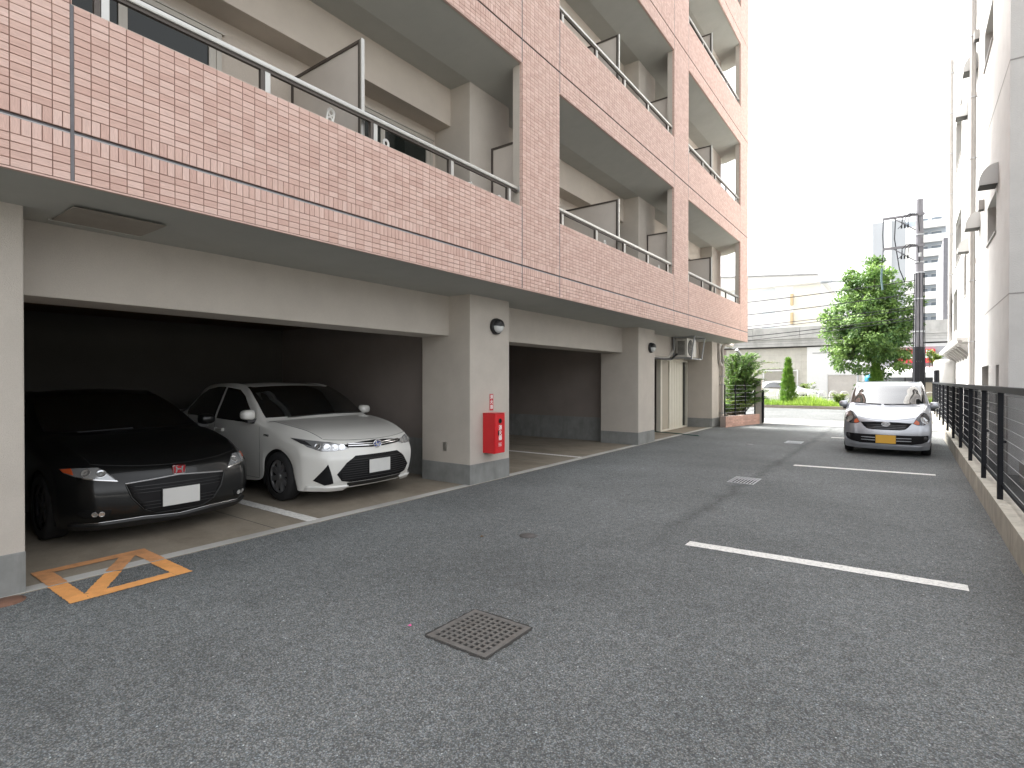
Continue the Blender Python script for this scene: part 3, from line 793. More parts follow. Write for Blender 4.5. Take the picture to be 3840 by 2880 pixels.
posts = [3.8, 5.65, 7.56, 9.1, 10.95, 12.95, 14.95, 17.1, 19.2, 21.3, 23.3, 25.2, 27.2]
FXc = .772
MB().bbox(FXc - .03, FXc + .03, 2.4, 27.3, 1.375, 1.435, .006).build('top_rail', m_blackm, fe)
MB().box(FXc + .012, FXc + .04, 2.4, 27.3, .385, .42).build('bottom_rail', m_blackm, fe)
MB().box(FXc + .052, FXc + .08, 2.4, 27.3, .335, .36).build('bottom_rail', m_blackm, fe)
m_wire = M('wire', (.30, .31, .31), .4, metal=.3)
for i, y in enumerate(posts):
    MB().bbox(FXc - .026, FXc + .022, y - .022, y + .022, KZ - .05, 1.3745, .004).build('post', m_blackm, fe)
    MB().cyl((FXc + .02, y + .03, .86), (FXc + .05, y + .03, .86), .014, 8).build('clip', m_blackm, fe)
for i in range(len(posts) - 1):
    a, b_ = posts[i] + .03, posts[i + 1] - .03
    mb = MB()
    for k in range(9): mb.cyl((FXc + .030, a, .43 + k * .115), (FXc + .030, b_, .43 + k * .115), .0038, 5, caps=False)
    stuff(mb.build('horizontal_wires', m_wire, fe))
    mb = MB(); yy = a
    while yy < b_:
        mb.cyl((FXc + .037, yy, .36), (FXc + .037, yy, 1.385), .0019, 4, caps=False); yy += .05
    stuff(mb.build('vertical_wires', m_blackm, fe))

# ground and channel between fence and the white building
struct(MB().box(KX1 + .001, 30, -6, 60, -.5, -.20).build('side_yard', m_concd))
t = thing('channel_grating', 'narrow steel channel grating behind the block wall', 'drain grate', (.95, 12, -.2))
mb = MB().box(.885, .90, 3, 20, -.2, .12).box(1.03, 1.045, 3, 20, -.2, .12); mb.build('channel', m_conc, t)
mb = MB(); yy = 3.02
while yy < 14: mb.box(.9005, 1.0295, yy, yy + .012, .09, .118); yy += .03
stuff(mb.build('slats', m_galv, t))
o = MB().bbox(1.5, 2.6, 11.2, 12.4, -.21, .16, .02).bbox(1.7, 2.6, 10.0, 11.1, -.21, -.02, .02).build('concrete_steps', m_conc)
tag(o, 'grey concrete steps behind the fence at the foot of the white building', 'steps')

# ---------------------------------------------------------------- white building on the right
rb = thing('white_building', 'white rough rendered building rising behind the fence on the right', 'building', (4, 22, 0))
WX, WY = 1.45, 13.2
wins = [(15.05, 16.62, 4.60, 5.47), (15.75, 17.40, 8.96, 9.87), (16.25, 17.65, .9, 1.84), (14.5, 15.0, .9, 1.82), (22.2, 23.3, 4.2, 5.6), (24.5, 27.5, 5.9, 7.6), (26.2, 28.6, 3.4, 5.0), (24.5, 27.5, 9.5, 11.5)]
YB = 31.5
# west wall sheet with openings, 0.35 m deep reveals
ysr = sorted({WY, YB, *[w_[0] for w_ in wins], *[w_[1] for w_ in wins]}); zsr = sorted({-.3, 14.5, *[w_[2] for w_ in wins], *[w_[3] for w_ in wins]})
mb = MB()
for i in range(len(ysr) - 1):
    for j in range(len(zsr) - 1):
        cyy, czz = (ysr[i] + ysr[i + 1]) / 2, (zsr[j] + zsr[j + 1]) / 2
        if any(w_[0] < cyy < w_[1] and w_[2] < czz < w_[3] for w_ in wins): continue
        mb.quad((WX, ysr[i], zsr[j]), (WX, ysr[i + 1], zsr[j]), (WX, ysr[i + 1], zsr[j + 1]), (WX, ysr[i], zsr[j + 1]))
for a, b_, c, d in wins:
    D = WX + .28
    mb.quad((WX, a, c), (WX, b_, c), (D, b_, c), (D, a, c)); mb.quad((WX, a, d), (WX, b_, d), (D, b_, d), (D, a, d))
    mb.quad((WX, a, c), (WX, a, d), (D, a, d), (D, a, c)); mb.quad((WX, b_, c), (WX, b_, d), (D, b_, d), (D, b_, c))
mb.quad((WX, WY, -.3), (WX, WY, 14.5), (9, WY, 14.5), (9, WY, -.3))
mb.quad((WX, YB, -.3), (WX, YB, 14.5), (9, YB, 14.5), (9, YB, -.3))
mb.quad((WX, WY, 14.5), (9, WY, 14.5), (9, YB, 14.5), (WX, YB, 14.5)); mb.quad((9, WY, -.3), (9, YB, -.3), (9, YB, 14.5), (9, WY, 14.5))
mb.build('wall', m_rwall, rb, fixn=False)
for a, b_, c, d in wins:
    w_ = MB().box(WX + .24, WX + .27, a + .002, b_ - .002, c + .002, d - .002).build('window', m_glassdk, rb)
    mb = MB()
    for q in ((a + .002, a + .05), (b_ - .05, b_ - .002), ((a + b_) / 2 - .02, (a + b_) / 2 + .02)): mb.box(WX + .205, WX + .2395, *q, c + .002, d - .002)
    mb.box(WX + .205, WX + .2395, a + .0505, b_ - .0505, d - .05, d - .003)
    mb.build('frame', m_wframe, w_)
    MB().box(WX - .03, WX + .23, a - .03, b_ + .03, c - .03, c + .001).build('sill', m_pipeg, w_)
for z in (3.065, 7.26, 11.4):
    g = MB().box(WX - .004, WX + .004, WY - .004, YB, z - .012, z + .012).box(WX - .004, 6, WY - .006, WY + .002, z - .012, z + .012).build('joint_groove', M('joint_sealant', (.30, .29, .28), .7), rb)
def hood(y, z, wd, label=None):
    x = WX
    prof = [(x, 0), (x - .30, 0), (x - .30, .06)] + [(x - .30 + .30 * (1 - math.cos(a_)), .06 + .36 * math.sin(a_)) for a_ in [math.pi / 2 * k / 7 for k in range(1, 8)]]
    t = thing('vent_hood', label, 'vent hood', (x, y + wd / 2, z), 0, 'steel vent hoods on the white building')
    MB().prism([(p[0], z + p[1]) for p in prof], 'y', y, y + wd).build('cowl', M('hood_grey', (.55, .55, .54), .45, metal=.3), t)
    MB().box(x - .29, x - .01, y + .01, y + wd - .01, z - .012, z - .001).build('grille', m_concd, t)
hood(14.75, 5.52, .42, 'large grey vent hood nearest the corner of the white building')
hood(18.15, 5.40, .42, 'grey vent hood beside the near downpipe below the upper groove')
hood(20.8, 5.3, .4, 'grey vent hood behind the near downpipe, lower row')
hood(19.0, 9.80, .42, 'grey vent hood high up beside the near downpipe')
hood(22.0, 9.75, .4, 'grey vent hood high up, left of the near downpipe')
def vbox(y, z, label):
    t = thing('box_vent', label, 'vent', (WX, y, z), 0, 'small box vents on the white building')
    MB().bbox(WX - .11, WX, y - .10, y + .10, z, z + .24, .01).build('cap', m_pipeg, t)
    MB().box(WX - .10, WX - .01, y - .09, y + .09, z - .012, z - .001).build('slot', m_concd, t)
vbox(17.35, 5.62, 'small grey box vent above the near vent hoods')
vbox(18.7, 10.4, 'small grey box vent near the top edge of the picture')
def wallpipe(y, x, r, z1, label, z0=-.2):
    t = thing('wall_downpipe', label, 'downpipe', (x, y, z0), 0, 'downpipes on the white building')
    MB().cyl((x, y, z0), (x, y, z1), r, 14).build('pipe', m_pipeg, t)
    z = .9
    while z < z1:
        MB().cyl((x, y, z), (x, y, z + .03), r + .012, 14).build('clamp', m_galv, t)
        MB().box(x + r, WX + .001, y - .012, y + .012, z + .005, z + .025).build('stay', m_galv, t); z += 1.62
    for z in (2.35, 4.6, 9.0): MB().cyl((x, y, z), (x, y, z + .14), r + .008, 14).build('coupling', m_pipeg, t)
wallpipe(18.9, 1.345, .068, 14.4, 'thick grey downpipe nearer the camera on the white building', -.2)
wallpipe(28.2, 1.335, .075, 14.4, 'far grey downpipe on the white building', 2.8)
lg = thing('pipe_ledge', 'projecting ledge with a horizontal pipe on the white building above the fence', 'ledge', (1.2, 24, 2.5))
MB().bbox(1.08, 1.4495, 20.0, 30.5, 2.60, 2.74, .02).build('shelf', m_rwall, lg)
MB().cyl((1.12, 19.2, 2.56), (1.12, 29, 2.56), .05, 12).build('pipe', m_pipeg, lg)
for k in range(8): MB().prism([(1.1, 2.50), (1.448, 2.50), (1.448, 2.15)], 'y', 19.6 + k * 1.15, 19.75 + k * 1.15).build('bracket', m_pipeg, lg)
tk = thing('water_tank', 'pale round tank standing behind the far end of the fence', 'tank', (1.15, 29.0, -.2))
MB().lathe([(0, -.2), (.42, -.2), (.42, 2.2), (.36, 2.3), (0, 2.34)], (1.2, 27.3, 0), 'z', 24).build('drum', m_rwall, tk)
MB().cyl((.86, 26.6, .8), (.86, 26.6, 1.9), .09, 10).build('valve_pipe', m_blackm, tk)
# neighbour slab building, dark side
nb_ = thing('narrow_grey_building', 'dark grey narrow building edge beyond the white one', 'building', (3, 60, 0))
MB().box(2.2, 9, 56, 70, 0, 13.0).build('wall', M('dark_grey_render', (.2, .2, .22), .8, var=.1), nb_)

# ---------------------------------------------------------------- brick planter, small fence, gate post
pw = thing('brick_planter_wall', 'low reddish brick planter wall at the end of the building', 'planter', (-4.4, 19.4, 0))
A = Vector((-4.70, 17.95)); B = Vector((-4.16, 20.2))
dv = (B - A).normalized(); nv = Vector((dv.y, -dv.x)); Lw = (B - A).length
def pw_pt(s_, o_): p = A + dv * s_ + nv * o_; return p
core = MB(); q = [pw_pt(0, -.012), pw_pt(Lw, -.012), pw_pt(Lw, -.20), pw_pt(0, -.20)]
core.prism([tuple(p) for p in q], 'z', -.05, .345).build('core', m_mortar, pw)
bh = .0575
for r in range(6):
    s0 = -.0 if r % 2 == 0 else -.105
    while s0 < Lw:
        a, b_ = max(s0, 0) + .004, min(s0 + .21, Lw) - .004
        if b_ - a > .03:
            q = [pw_pt(a, 0), pw_pt(b_, 0), pw_pt(b_, -.1), pw_pt(a, -.1)]
            MB().prism([tuple(p) for p in q], 'z', r * bh + .003, (r + 1) * bh - .003).build('brick', m_brick, pw)
        s0 += .21
mf = thing('planter_fence', 'short black wire fence on the brick planter in front of the shrub', 'fence', (-4.5, 19.4, .34))
for k in range(4):
    p = pw_pt(.12 + k * .68, -.1); MB().box(p.x - .018, p.x + .018, p.y - .018, p.y + .018, .30, 1.36).build('post', m_blackm, mf)
for k in range(8):
    a, b_ = pw_pt(.12, -.1), pw_pt(.12 + 3 * .68, -.1); z = .46 + k * .125
    MB().cyl((a.x, a.y, z), (b_.x, b_.y, z), .005, 5).build('wire', m_wire, mf)
gp = thing('gate_post', 'plain beige rendered gate post at the end of the planter', 'gate post', (-4.22, 20.35, 0))
MB().bbox(-4.335, -4.115, 20.21, 20.45, 0, 1.52, .008).build('shaft', m_stucco, gp)
MB().bbox(-4.345, -4.105, 20.20, 20.46, 1.5205, 1.545, .006).build('cap', m_soffit, gp)
gt = thing('gate_stile', 'slim black folded gate stile beside the beige post', 'gate', (-4.06, 20.25, 0))
MB().bbox(-4.10, -4.055, 20.20, 20.29, .03, 1.17, .006).build('stile', m_blackm, gt)
for k, z in enumerate((.1, .55, 1.05)): MB().box(-4.113, -4.0995, 20.22, 20.27, z, z + .07).build('hinge', m_galv, gt)
MB().bbox(-4.05, -4.03, 20.2, 20.28, .05, 1.14, .004).build('folded_leaf', m_blackm, gt)
# ---------------------------------------------------------------- cars
def crom(p0, p1, p2, p3, t):
    return .5 * ((2 * p1) + (p2 - p0) * t + (2 * p0 - 5 * p1 + 4 * p2 - p3) * t * t + (3 * p1 - p0 - 3 * p2 + p3) * t ** 3)
class Shell:
    def __init__(s, st):
        s.net = []
        for c, e, b_, l in st:
            C = Vector((c[0], 0, c[1])); E = Vector(e); B = Vector(b_); Lw = Vector(l)
            row = []
            for f in (0, .3, .6, .85, 1):
                row.append(Vector((C.x + (E.x - C.x) * f ** 2.1, E.y * f, C.z + (E.z - C.z) * f ** 2.1)))
            row += [E.lerp(B, .5) + Vector((0, .008, 0)), B]
            for f in (.35, .7):
                q = B.lerp(Lw, f); q.y += .012; row.append(q)
            row.append(Lw); s.net.append(row)
        s.S, s.N = len(s.net), len(s.net[0])
    def at(s, u, v):
        u = min(max(u, 0), s.S - 1 - 1e-6); v = min(max(v, 0), s.N - 1 - 1e-6)
        i, j = int(u), int(v); fu, fv = u - i, v - j
        def g(a, b_):
            a = min(max(a, 0), s.S - 1)
            if b_ < 0: q = s.net[a][-b_]; return Vector((q.x, -q.y, q.z))
            return s.net[a][min(b_, s.N - 1)]
        cs = [crom(g(i + k, j - 1), g(i + k, j), g(i + k, j + 1), g(i + k, j + 2), fv) for k in (-1, 0, 1, 2)]
        return crom(*cs, fu)
    def nrm(s, u, v):
        e = .05
        a = s.at(u + e, v) - s.at(u - e, v); b_ = s.at(u, v + e) - s.at(u, max(v - e, 0)) if v >= e else s.at(u, v + e) - Vector((s.at(u, e).x, -s.at(u, e).y, s.at(u, e).z))
        n = b_.cross(a)
        return n.normalized() if n.length > 1e-9 else Vector((0, 0, 1))
def fl(p): return Vector((-p.x, p.y, p.z))        # station distance -> forward axis
def mir(p): return Vector((p.x, -p.y, p.z))

class Car:
    def __init__(s, st, name, label, loc, rz, L_, paint):
        s.sh = Shell(st); s.t = thing(name, label, 'car', loc, rz); s.paint = paint; s.L = L_
        K = 5; nu = (s.sh.S - 1) * K; nv = (s.sh.N - 1) * K
        vs = []; fs = []
        for i in range(nu + 1):
            ring = [fl(s.sh.at(i / K, j / K)) for j in range(nv + 1)]
            full = [mir(p) for p in ring[:0:-1]] + ring
            vs += full
        w_ = 2 * nv + 1
        for i in range(nu):
            for j in range(w_ - 1): fs.append((i * w_ + j, i * w_ + j + 1, (i + 1) * w_ + j + 1, (i + 1) * w_ + j))
        mb = MB().add(vs, fs, True)
        s.bvh = BVHTree.FromPolygons([tuple(v) for v in vs], fs)
        s.body = mb.build('body', paint, s.t, world=False)
    def hit(s, o, d):
        r = s.bvh.ray_cast(Vector(o), Vector(d))
        if r[0] is None: return None
        n = r[1]
        if n.dot(Vector(d)) > 0: n = -n
        return r[0], n
    def cast(s, a, b_, mode):
        if mode == 'f': return s.hit((3, a, b_), (-1, 0, 0))
        sg = 1 if mode == 'l' else -1
        return s.hit((-a, 3 * sg, b_), (0, -sg, 0))
    def patch(s, name, poly, mode, mat, off=.004, parent=None, lvl=4, depth=.012):
        tri = geometry.tessellate_polygon([[Vector((p[0], p[1], 0)) for p in poly]])
        V = [tuple(p) for p in poly]; T = [tuple(t_) for t_ in tri]
        for _ in range(lvl):
            mid = {}; nt = []
            def m_(a, b_):
                k = (min(a, b_), max(a, b_))
                if k not in mid: V.append(((V[a][0] + V[b_][0]) / 2, (V[a][1] + V[b_][1]) / 2)); mid[k] = len(V) - 1
                return mid[k]
            for a, b_, c in T:
                ab, bc, ca = m_(a, b_), m_(b_, c), m_(c, a)
                nt += [(a, ab, ca), (ab, b_, bc), (ca, bc, c), (ab, bc, ca)]
            T = nt
        out = []; inn = []; ok = []
        for p in V:
            h_ = s.cast(p[0], p[1], mode)
            if h_ is None: out.append(None); inn.append(None); continue
            out.append(h_[0] + h_[1] * off); inn.append(h_[0] - h_[1] * depth)
        T = [t_ for t_ in T if all(out[i] is not None for i in t_)]
        # drop triangles stretched over a silhouette
        T = [t_ for t_ in T if max((out[t_[i]] - out[t_[(i + 1) % 3]]).length for i in range(3)) < .35]
        cnt = {}
        for t_ in T:
            for i in range(3):
                e = (t_[i], t_[(i + 1) % 3]); k = (min(e), max(e)); cnt.setdefault(k, []).append(e)
        mp = {}; vs = []
        def idx(k, inner):
            if (k, inner) not in mp: mp[(k, inner)] = len(vs); vs.append(inn[k] if inner else out[k])
            return mp[(k, inner)]
        fs = [tuple(idx(i, 0) for i in t_) for t_ in T]
        for k, es in cnt.items():
            if len(es) == 1:
                a, b_ = es[0]; fs.append((idx(a, 0), idx(a, 1), idx(b_, 1), idx(b_, 0)))
        if not fs: return None
        return MB().add(vs, fs, True).build(name, mat, parent or s.t, world=False)
    def both(s, name, poly, mode, mat, **k):
        a = s.patch(name, poly, mode, mat, **k)
        if mode == 'f': b_ = s.patch(name, [(-p[0], p[1]) for p in poly], 'f', mat, **k)
        else: b_ = s.patch(name, poly, 'l' if mode == 'r' else 'r', mat, **k)
        return a, b_
    def grid_patch(s, name, u0, u1, v1f, mat, off=.004, nu=14, nv=12, parent=None):
        # strip across the centre line between stations u0..u1, out to row v1f(u)
        vs = []; fs = []
        for i in range(nu + 1):
            u = u0 + (u1 - u0) * i / nu; vm = v1f(u)
            r_ = []
            for j in range(nv + 1):
                v = vm * j / nv; r_.append(fl(s.sh.at(u, v) + s.sh.nrm(u, v) * off))
            if (s.sh.nrm(u, .5)).z < 0: r_ = [fl(s.sh.at(u, vm * j / nv) - s.sh.nrm(u, vm * j / nv) * off) for j in range(nv + 1)]
            vs += [mir(p) for p in r_[:0:-1]] + r_
        w_ = 2 * nv + 1
        for i in range(nu):
            for j in range(w_ - 1): fs.append((i * w_ + j, i * w_ + j + 1, (i + 1) * w_ + j + 1, (i + 1) * w_ + j))
        return MB().add(vs, fs, True).build(name, mat, parent or s.t, world=False)
    def seam(s, pts, mode='r', r=.0022, name='panel_gap', mat=None, n=24):
        # polyline in projection coordinates drawn on the surface
        res = []
        for i in range(len(pts) - 1):
            for k in range(n):
                f = k / n; a = pts[i][0] + (pts[i + 1][0] - pts[i][0]) * f; b_ = pts[i][1] + (pts[i + 1][1] - pts[i][1]) * f
                h_ = s.cast(a, b_, mode)
                if h_ is not None: res.append(h_[0] + h_[1] * .0003)
        if len(res) > 2: return MB().tube(res, r, 5).build(name, mat or m_black, s.t, world=False)
    def useam(s, pts, r=.0022, n=16, sides=(1, -1), name='panel_gap'):
        for sg in sides:
            res = []
            for i in range(len(pts) - 1):
                for k in range(n + 1):
                    f = k / n; p = fl(s.sh.at(pts[i][0] + (pts[i + 1][0] - pts[i][0]) * f, pts[i][1] + (pts[i + 1][1] - pts[i][1]) * f))
                    res.append(p if sg > 0 else mir(p))
            MB().tube(res, r, 5).build(name, m_black, s.t, world=False)
    def wheel(s, xb, y, r, wd, rim, spokes, tyre_m, rim_m, dark_m):
        sg = 1 if y > 0 else -1
        wh = MB().lathe([(rim, -wd / 2), (r - .02, -wd / 2), (r, -wd / 2 + .03), (r, wd / 2 - .03), (r - .02, wd / 2), (rim + .012, wd / 2 - .004), (rim, wd / 2 - .012)], (-xb, y, r), 'y', 40).build('wheel', tyre_m, s.t, world=False)
        yo = y + sg * (wd / 2 - .035)
        MB().lathe([(0, 0), (rim, 0)], (-xb, yo - sg * .03, r), 'y', 36).build('brake_shadow', dark_m, wh, world=False)
        MB().lathe([(rim - .022, 0), (rim - .012, sg * .012), (rim, sg * .018), (rim, -sg * .05)], (-xb, yo, r), 'y', 40).build('rim', rim_m, wh, world=False)
        mb = MB()
        for k in range(spokes):
            a = 2 * math.pi * k / spokes + .2
            ca, sa = math.cos(a), math.sin(a)
            def P(rr, tt, h_): return (-xb + rr * ca - tt * sa, yo + sg * h_, r + rr * sa + tt * ca)
            wi, wo_ = .026, .044
            vs = [P(.03, -wi, .012), P(.03, wi, .012), P(rim - .018, wo_, .008), P(rim - .018, -wo_ * .4, .008), P(.03, -wi, -.02), P(.03, wi, -.02), P(rim - .018, wo_, -.02), P(rim - .018, -wo_ * .4, -.02)]
            mb.add(vs, [(0, 1, 2, 3), (4, 7, 6, 5), (0, 4, 5, 1), (1, 5, 6, 2), (2, 6, 7, 3), (3, 7, 4, 0)])
        mb.lathe([(0, sg * .018), (.04, sg * .016), (.048, -sg * .02)], (-xb, yo, r), 'y', 20)
        mb.build('spokes', rim_m, wh, world=False)
        # dark liner of the wheel arch
        vs = []; fs = []; K = 18
        for k in range(K + 1):
            a = math.pi * (-.12 + 1.24 * k / K)
            for yy in (abs(y) + .07, abs(y) - .32): vs.append((-xb + (r + .055) * math.cos(a), sg * yy, r + (r + .055) * math.sin(a) * 1.0))
        for k in range(K): fs.append((2 * k, 2 * k + 2, 2 * k + 3, 2 * k + 1))
        MB().add(vs, fs, True).build('arch_liner', dark_m, s.t, world=False)
    def under(s, x0, x1, y, z0, z1):
        MB().box(-x1, -x0, -y, y, z0, z1).build('underbody', m_dark, s.t, world=False)
    def mirror(s, xb, y, z, wx, wy, wz, shell_m):
        for sg in (1, -1):
            vs = []; fs = []; n, m_ = 12, 9
            for i in range(m_ + 1):
                th = math.pi * i / m_
                for k in range(n):
                    ph = 2 * math.pi * k / n
                    cx = math.cos(th); r_ = math.sin(th)
                    ex = lambda q: math.copysign(abs(q) ** .62, q)
                    px = ex(math.cos(ph) * r_) ; pz = ex(math.sin(ph) * r_)
                    vs.append((-xb + px * wx * (.9 if px > 0 else .45), sg * (y + ex(cx) * wy), z + pz * wz * (1 - .15 * cx)))
            for i in range(m_):
                for k in range(n): fs.append((i * n + k, i * n + (k + 1) % n, (i + 1) * n + (k + 1) % n, (i + 1) * n + k))
            mi = MB().add(vs, fs, True).build('door_mirror', shell_m, s.t, world=False)
            MB().prism([(-xb - .02, z - wz * .8), (-xb + .035, z - wz * .8), (-xb + .04, z - wz * 1.5), (-xb - .03, z - wz * 1.5)], 'y', sg * (y - wy * 1.35), sg * (y + wy * .1)).build('mirror_foot', m_black, mi, world=False)
            MB().box(-xb - wx * .47, -xb - wx * .44, sg * y - wy * .8, sg * y + wy * .8, z - wz * .75, z + wz * .75).build('mirror_glass', m_glassdk, mi, world=False)
    def plate(s, z, mat, x=None, y=0, tilt=0):
        h_ = s.cast(0, z, 'f'); x = (h_[0].x if h_ else 0) + .012 if x is None else x
        p = MB().bbox(x, x + .006, y - .165, y + .165, z - .0825, z + .0825, .003).build('license_plate', mat, s.t, world=False)
        MB().bbox(x - .012, x - .0005, y - .172, y + .172, z - .088, z + .088, .003).build('plate_holder', m_black, p, world=False)
        return p
    def lampset(s, parent, spots, r, mat):
        # round reflectors seen in a lamp
        for (y, z) in spots:
            for sg in (1, -1):
                h_ = s.cast(sg * y, z, 'f')
                if h_ is None: continue
                pr = parent[0] if sg > 0 else parent[1]
                c = h_[0] + h_[1] * .002
                q = h_[1].to_track_quat('Z', 'Y'); mb = MB(); n = 16; vs = []
                for rr, hh in ((r, .004), (r * .86, .006), (r * .8, .0045), (r * .35, .0042), (.0, .006)):
                    for k in range(n): a = 2 * math.pi * k / n; vs.append(c + q @ Vector((rr * math.cos(a), rr * math.sin(a), hh)))
                fs = [(i * n + k, i * n + (k + 1) % n, (i + 1) * n + (k + 1) % n, (i + 1) * n + k) for i in range(4) for k in range(n)]
                mb.add(vs, fs, True).build('reflector', mat, pr, world=False)

m_tyre = M('tyre_rubber', (.018, .018, .019), .8, world=False)
m_rim = M('alloy_rim', (.42, .42, .43), .35, metal=.8, world=False)
m_rimd = M('dark_alloy', (.10, .10, .11), .35, metal=.7, world=False)
m_chrome = M('chrome', (.75, .75, .76), .12, metal=1)
m_lens = M('headlamp_lens', (.42, .43, .44), .08, metal=.55, coat=1)
m_lensd = M('headlamp_dark', (.06, .06, .065), .10, metal=.3, coat=1)
m_reflect = M('lamp_reflector', (.80, .82, .84), .15, metal=.85)
m_amber = M('amber_lens', (.55, .10, .03), .2, coat=.6)
m_cglass = M('car_glass', (.008, .010, .011), .03, spec=.5, coat=1)
m_cglass.node_tree.nodes['Principled BSDF'].inputs['IOR'].default_value = 2.0
m_cglass.node_tree.nodes['Principled BSDF'].inputs['Coat IOR'].default_value = 2.0
m_whitep = M('white_car_paint', (.74, .735, .70), .3, coat=1.0, var=.015, vscale=3)
m_silver = M('silver_car_paint', (.50, .52, .56), .34, metal=.65, coat=.9)
m_char = M('charcoal_car_paint', (.006, .0065, .0068), .35, spec=.3, coat=.45)
m_platew = M('white_plate', (.62, .62, .60), .5, var=.05, vscale=5)
m_platey = M('yellow_plate', (.72, .40, .05), .5)
m_hblue = M('emblem_blue', (.02, .06, .30), .2, coat=1)
m_grille = M('grille_black', (.010, .010, .011), .6, var=.2, spec=.2)

def emblem_oval(car, z, a, b_, fill, parent=None):
    h_ = car.cast(0, z, 'f'); x = h_[0].x
    e = MB().add([(x + .012, a * math.cos(2 * math.pi * i / 28), z + b_ * math.sin(2 * math.pi * i / 28)) for i in range(28)], [tuple(range(28))]).build('emblem', fill, parent or car.t, world=False, fixn=False)
    ring = MB().tube([(x + .013, a * math.cos(2 * math.pi * i / 28), z + b_ * math.sin(2 * math.pi * i / 28)) for i in range(29)], .006, 6)
    return e, ring, x

# --- white saloon in the near bay
st_w = [((.07, .19), (.20, .62, .17), (.40, .79, .17), (.50, .815, .175)),
 ((.0, .29), (.13, .64, .29), (.37, .81, .30), (.535, .83, .32)),
 ((-.01, .50), (.115, .66, .51), (.37, .825, .52), (.57, .835, .455)),
 ((.02, .62), (.145, .66, .63), (.39, .83, .62), (.64, .84, .55)),
 ((.07, .74), (.24, .665, .77), (.49, .82, .71), (.75, .842, .615)),
 ((.36, .865), (.48, .70, .87), (.68, .838, .76), (.88, .846, .645)),
 ((.72, .94), (.78, .755, .93), (.92, .845, .815), (1.03, .846, .61)),
 ((1.04, .99), (1.08, .775, .97), (1.14, .848, .865), (1.17, .846, .50)),
 ((1.10, 1.005), (1.26, .785, .985), (1.30, .848, .89), (1.24, .843, .25)),
 ((1.50, 1.235), (1.62, .735, 1.22), (1.66, .848, .93), (1.6, .84, .19)),
 ((1.92, 1.425), (2.0, .662, 1.395), (2.05, .848, .945), (2.1, .84, .18)),
 ((2.5, 1.468), (2.5, .66, 1.435), (2.6, .848, .955), (2.6, .84, .18)),
 ((3.25, 1.42), (3.15, .64, 1.395), (3.1, .845, .97), (3.06, .84, .19)),
 ((3.6, 1.22), (3.45, .66, 1.22), (3.35, .84, .985), (3.14, .84, .32)),
 ((3.9, 1.07), (3.8, .66, 1.04), (3.65, .83, .98), (3.3, .842, .58)),
 ((4.2, 1.05), (4.15, .66, 1.02), (4.0, .80, .9), (3.48, .845, .645)),
 ((4.36, .98), (4.3, .64, .96), (4.15, .78, .85), (3.72, .842, .57)),
 ((4.4, .55), (4.3, .62, .55), (4.15, .78, .55), (3.83, .835, .32)),
 ((4.3, .25), (4.25, .6, .25), (4.1, .76, .25), (3.84, .83, .2))]
cw_ = Car(st_w, 'white_saloon', 'white four-door saloon parked in the near garage bay beside the pillar', (-5.42, 4.55, .006), 0, 4.4, m_whitep)
c = cw_
c.grid_patch('windshield', 8.12, 9.93, lambda u: 3.82, m_cglass)
c.grid_patch('rear_window', 12.1, 13.8, lambda u: 3.7, m_cglass)
c.both('front_side_window', [(1.42, .935), (1.60, 1.09), (1.88, 1.28), (2.08, 1.365), (2.42, 1.395), (2.43, .965)], 'r', m_cglass)
c.both('rear_side_window', [(2.49, .967), (2.48, 1.398), (2.72, 1.40), (3.0, 1.365), (3.22, 1.26), (3.40, 1.09), (3.33, .99)], 'r', m_cglass)
hl = c.both('headlight', [(.395, .672), (.55, .648), (.70, .652), (.775, .70), (.812, .795), (.72, .772), (.60, .752), (.46, .712)], 'f', m_lens, off=.006)
c.lampset(hl, ((.475, .688), (.555, .690), (.64, .700), (.71, .708)), .040, m_reflect)
for sg in (1, -1):
    c.patch('turn_lamp', [(sg * y, z) for y, z in ((.74, .705), (.795, .735), (.812, .79), (.76, .765))], 'f', m_lensd, off=.009)
gr = c.patch('upper_grille', [(-.40, .678), (-.1, .662), (.1, .662), (.40, .678), (.46, .712), (.2, .735), (0, .742), (-.2, .735), (-.46, .712)], 'f', m_grille, off=.003)
for z0 in (.69, .712):
    c.patch('grille_bar', [(-.40, z0 + .004), (0, z0 - .012), (.40, z0 + .004), (.40, z0 + .013), (0, z0 - .003), (-.40, z0 + .013)], 'f', m_chrome, off=.008, parent=gr)
e_, ring, ex = emblem_oval(c, .698, .062, .047, m_hblue, gr)
mb = ring
mb.tube([(ex + .016, .022 * math.cos(2 * math.pi * i / 16), .698 + .036 * math.sin(2 * math.pi * i / 16)) for i in range(17)], .005, 5)
mb.tube([(ex + .016, .050 * math.cos(2 * math.pi * i / 20), .713 + .018 * math.sin(2 * math.pi * i / 20)) for i in range(21)], .005, 5)
mb.build('emblem_ring', m_chrome, gr, world=False)
li = c.patch('lower_intake', [(-.33, .575), (.33, .575), (.45, .50), (.56, .37), (.50, .285), (.40, .262), (-.40, .262), (-.50, .285), (-.56, .37), (-.45, .50)], 'f', m_grille, off=.004, lvl=5)
for k in range(9):
    z = .30 + k * .028
    wd = .50 if z < .42 else .5 - (z - .42) * .9
    c.patch('intake_slat', [(-wd, z), (wd, z), (wd, z + .008), (-wd, z + .008)], 'f', m_black, off=.011, parent=li, lvl=3)
c.patch('lower_valance', [(-.43, .255), (.43, .255), (.40, .205), (-.40, .205)], 'f', m_black, off=.004)
c.both('corner_vent', [(.66, .50), (.59, .265), (.665, .245), (.755, .305)], 'f', m_grille, off=.003)
for sg in (1, -1):
    c.patch('lip_spoiler', [(sg * .40, .225), (sg * .79, .235), (sg * .79, .185), (sg * .45, .18)], 'f', m_whitep, off=.028)
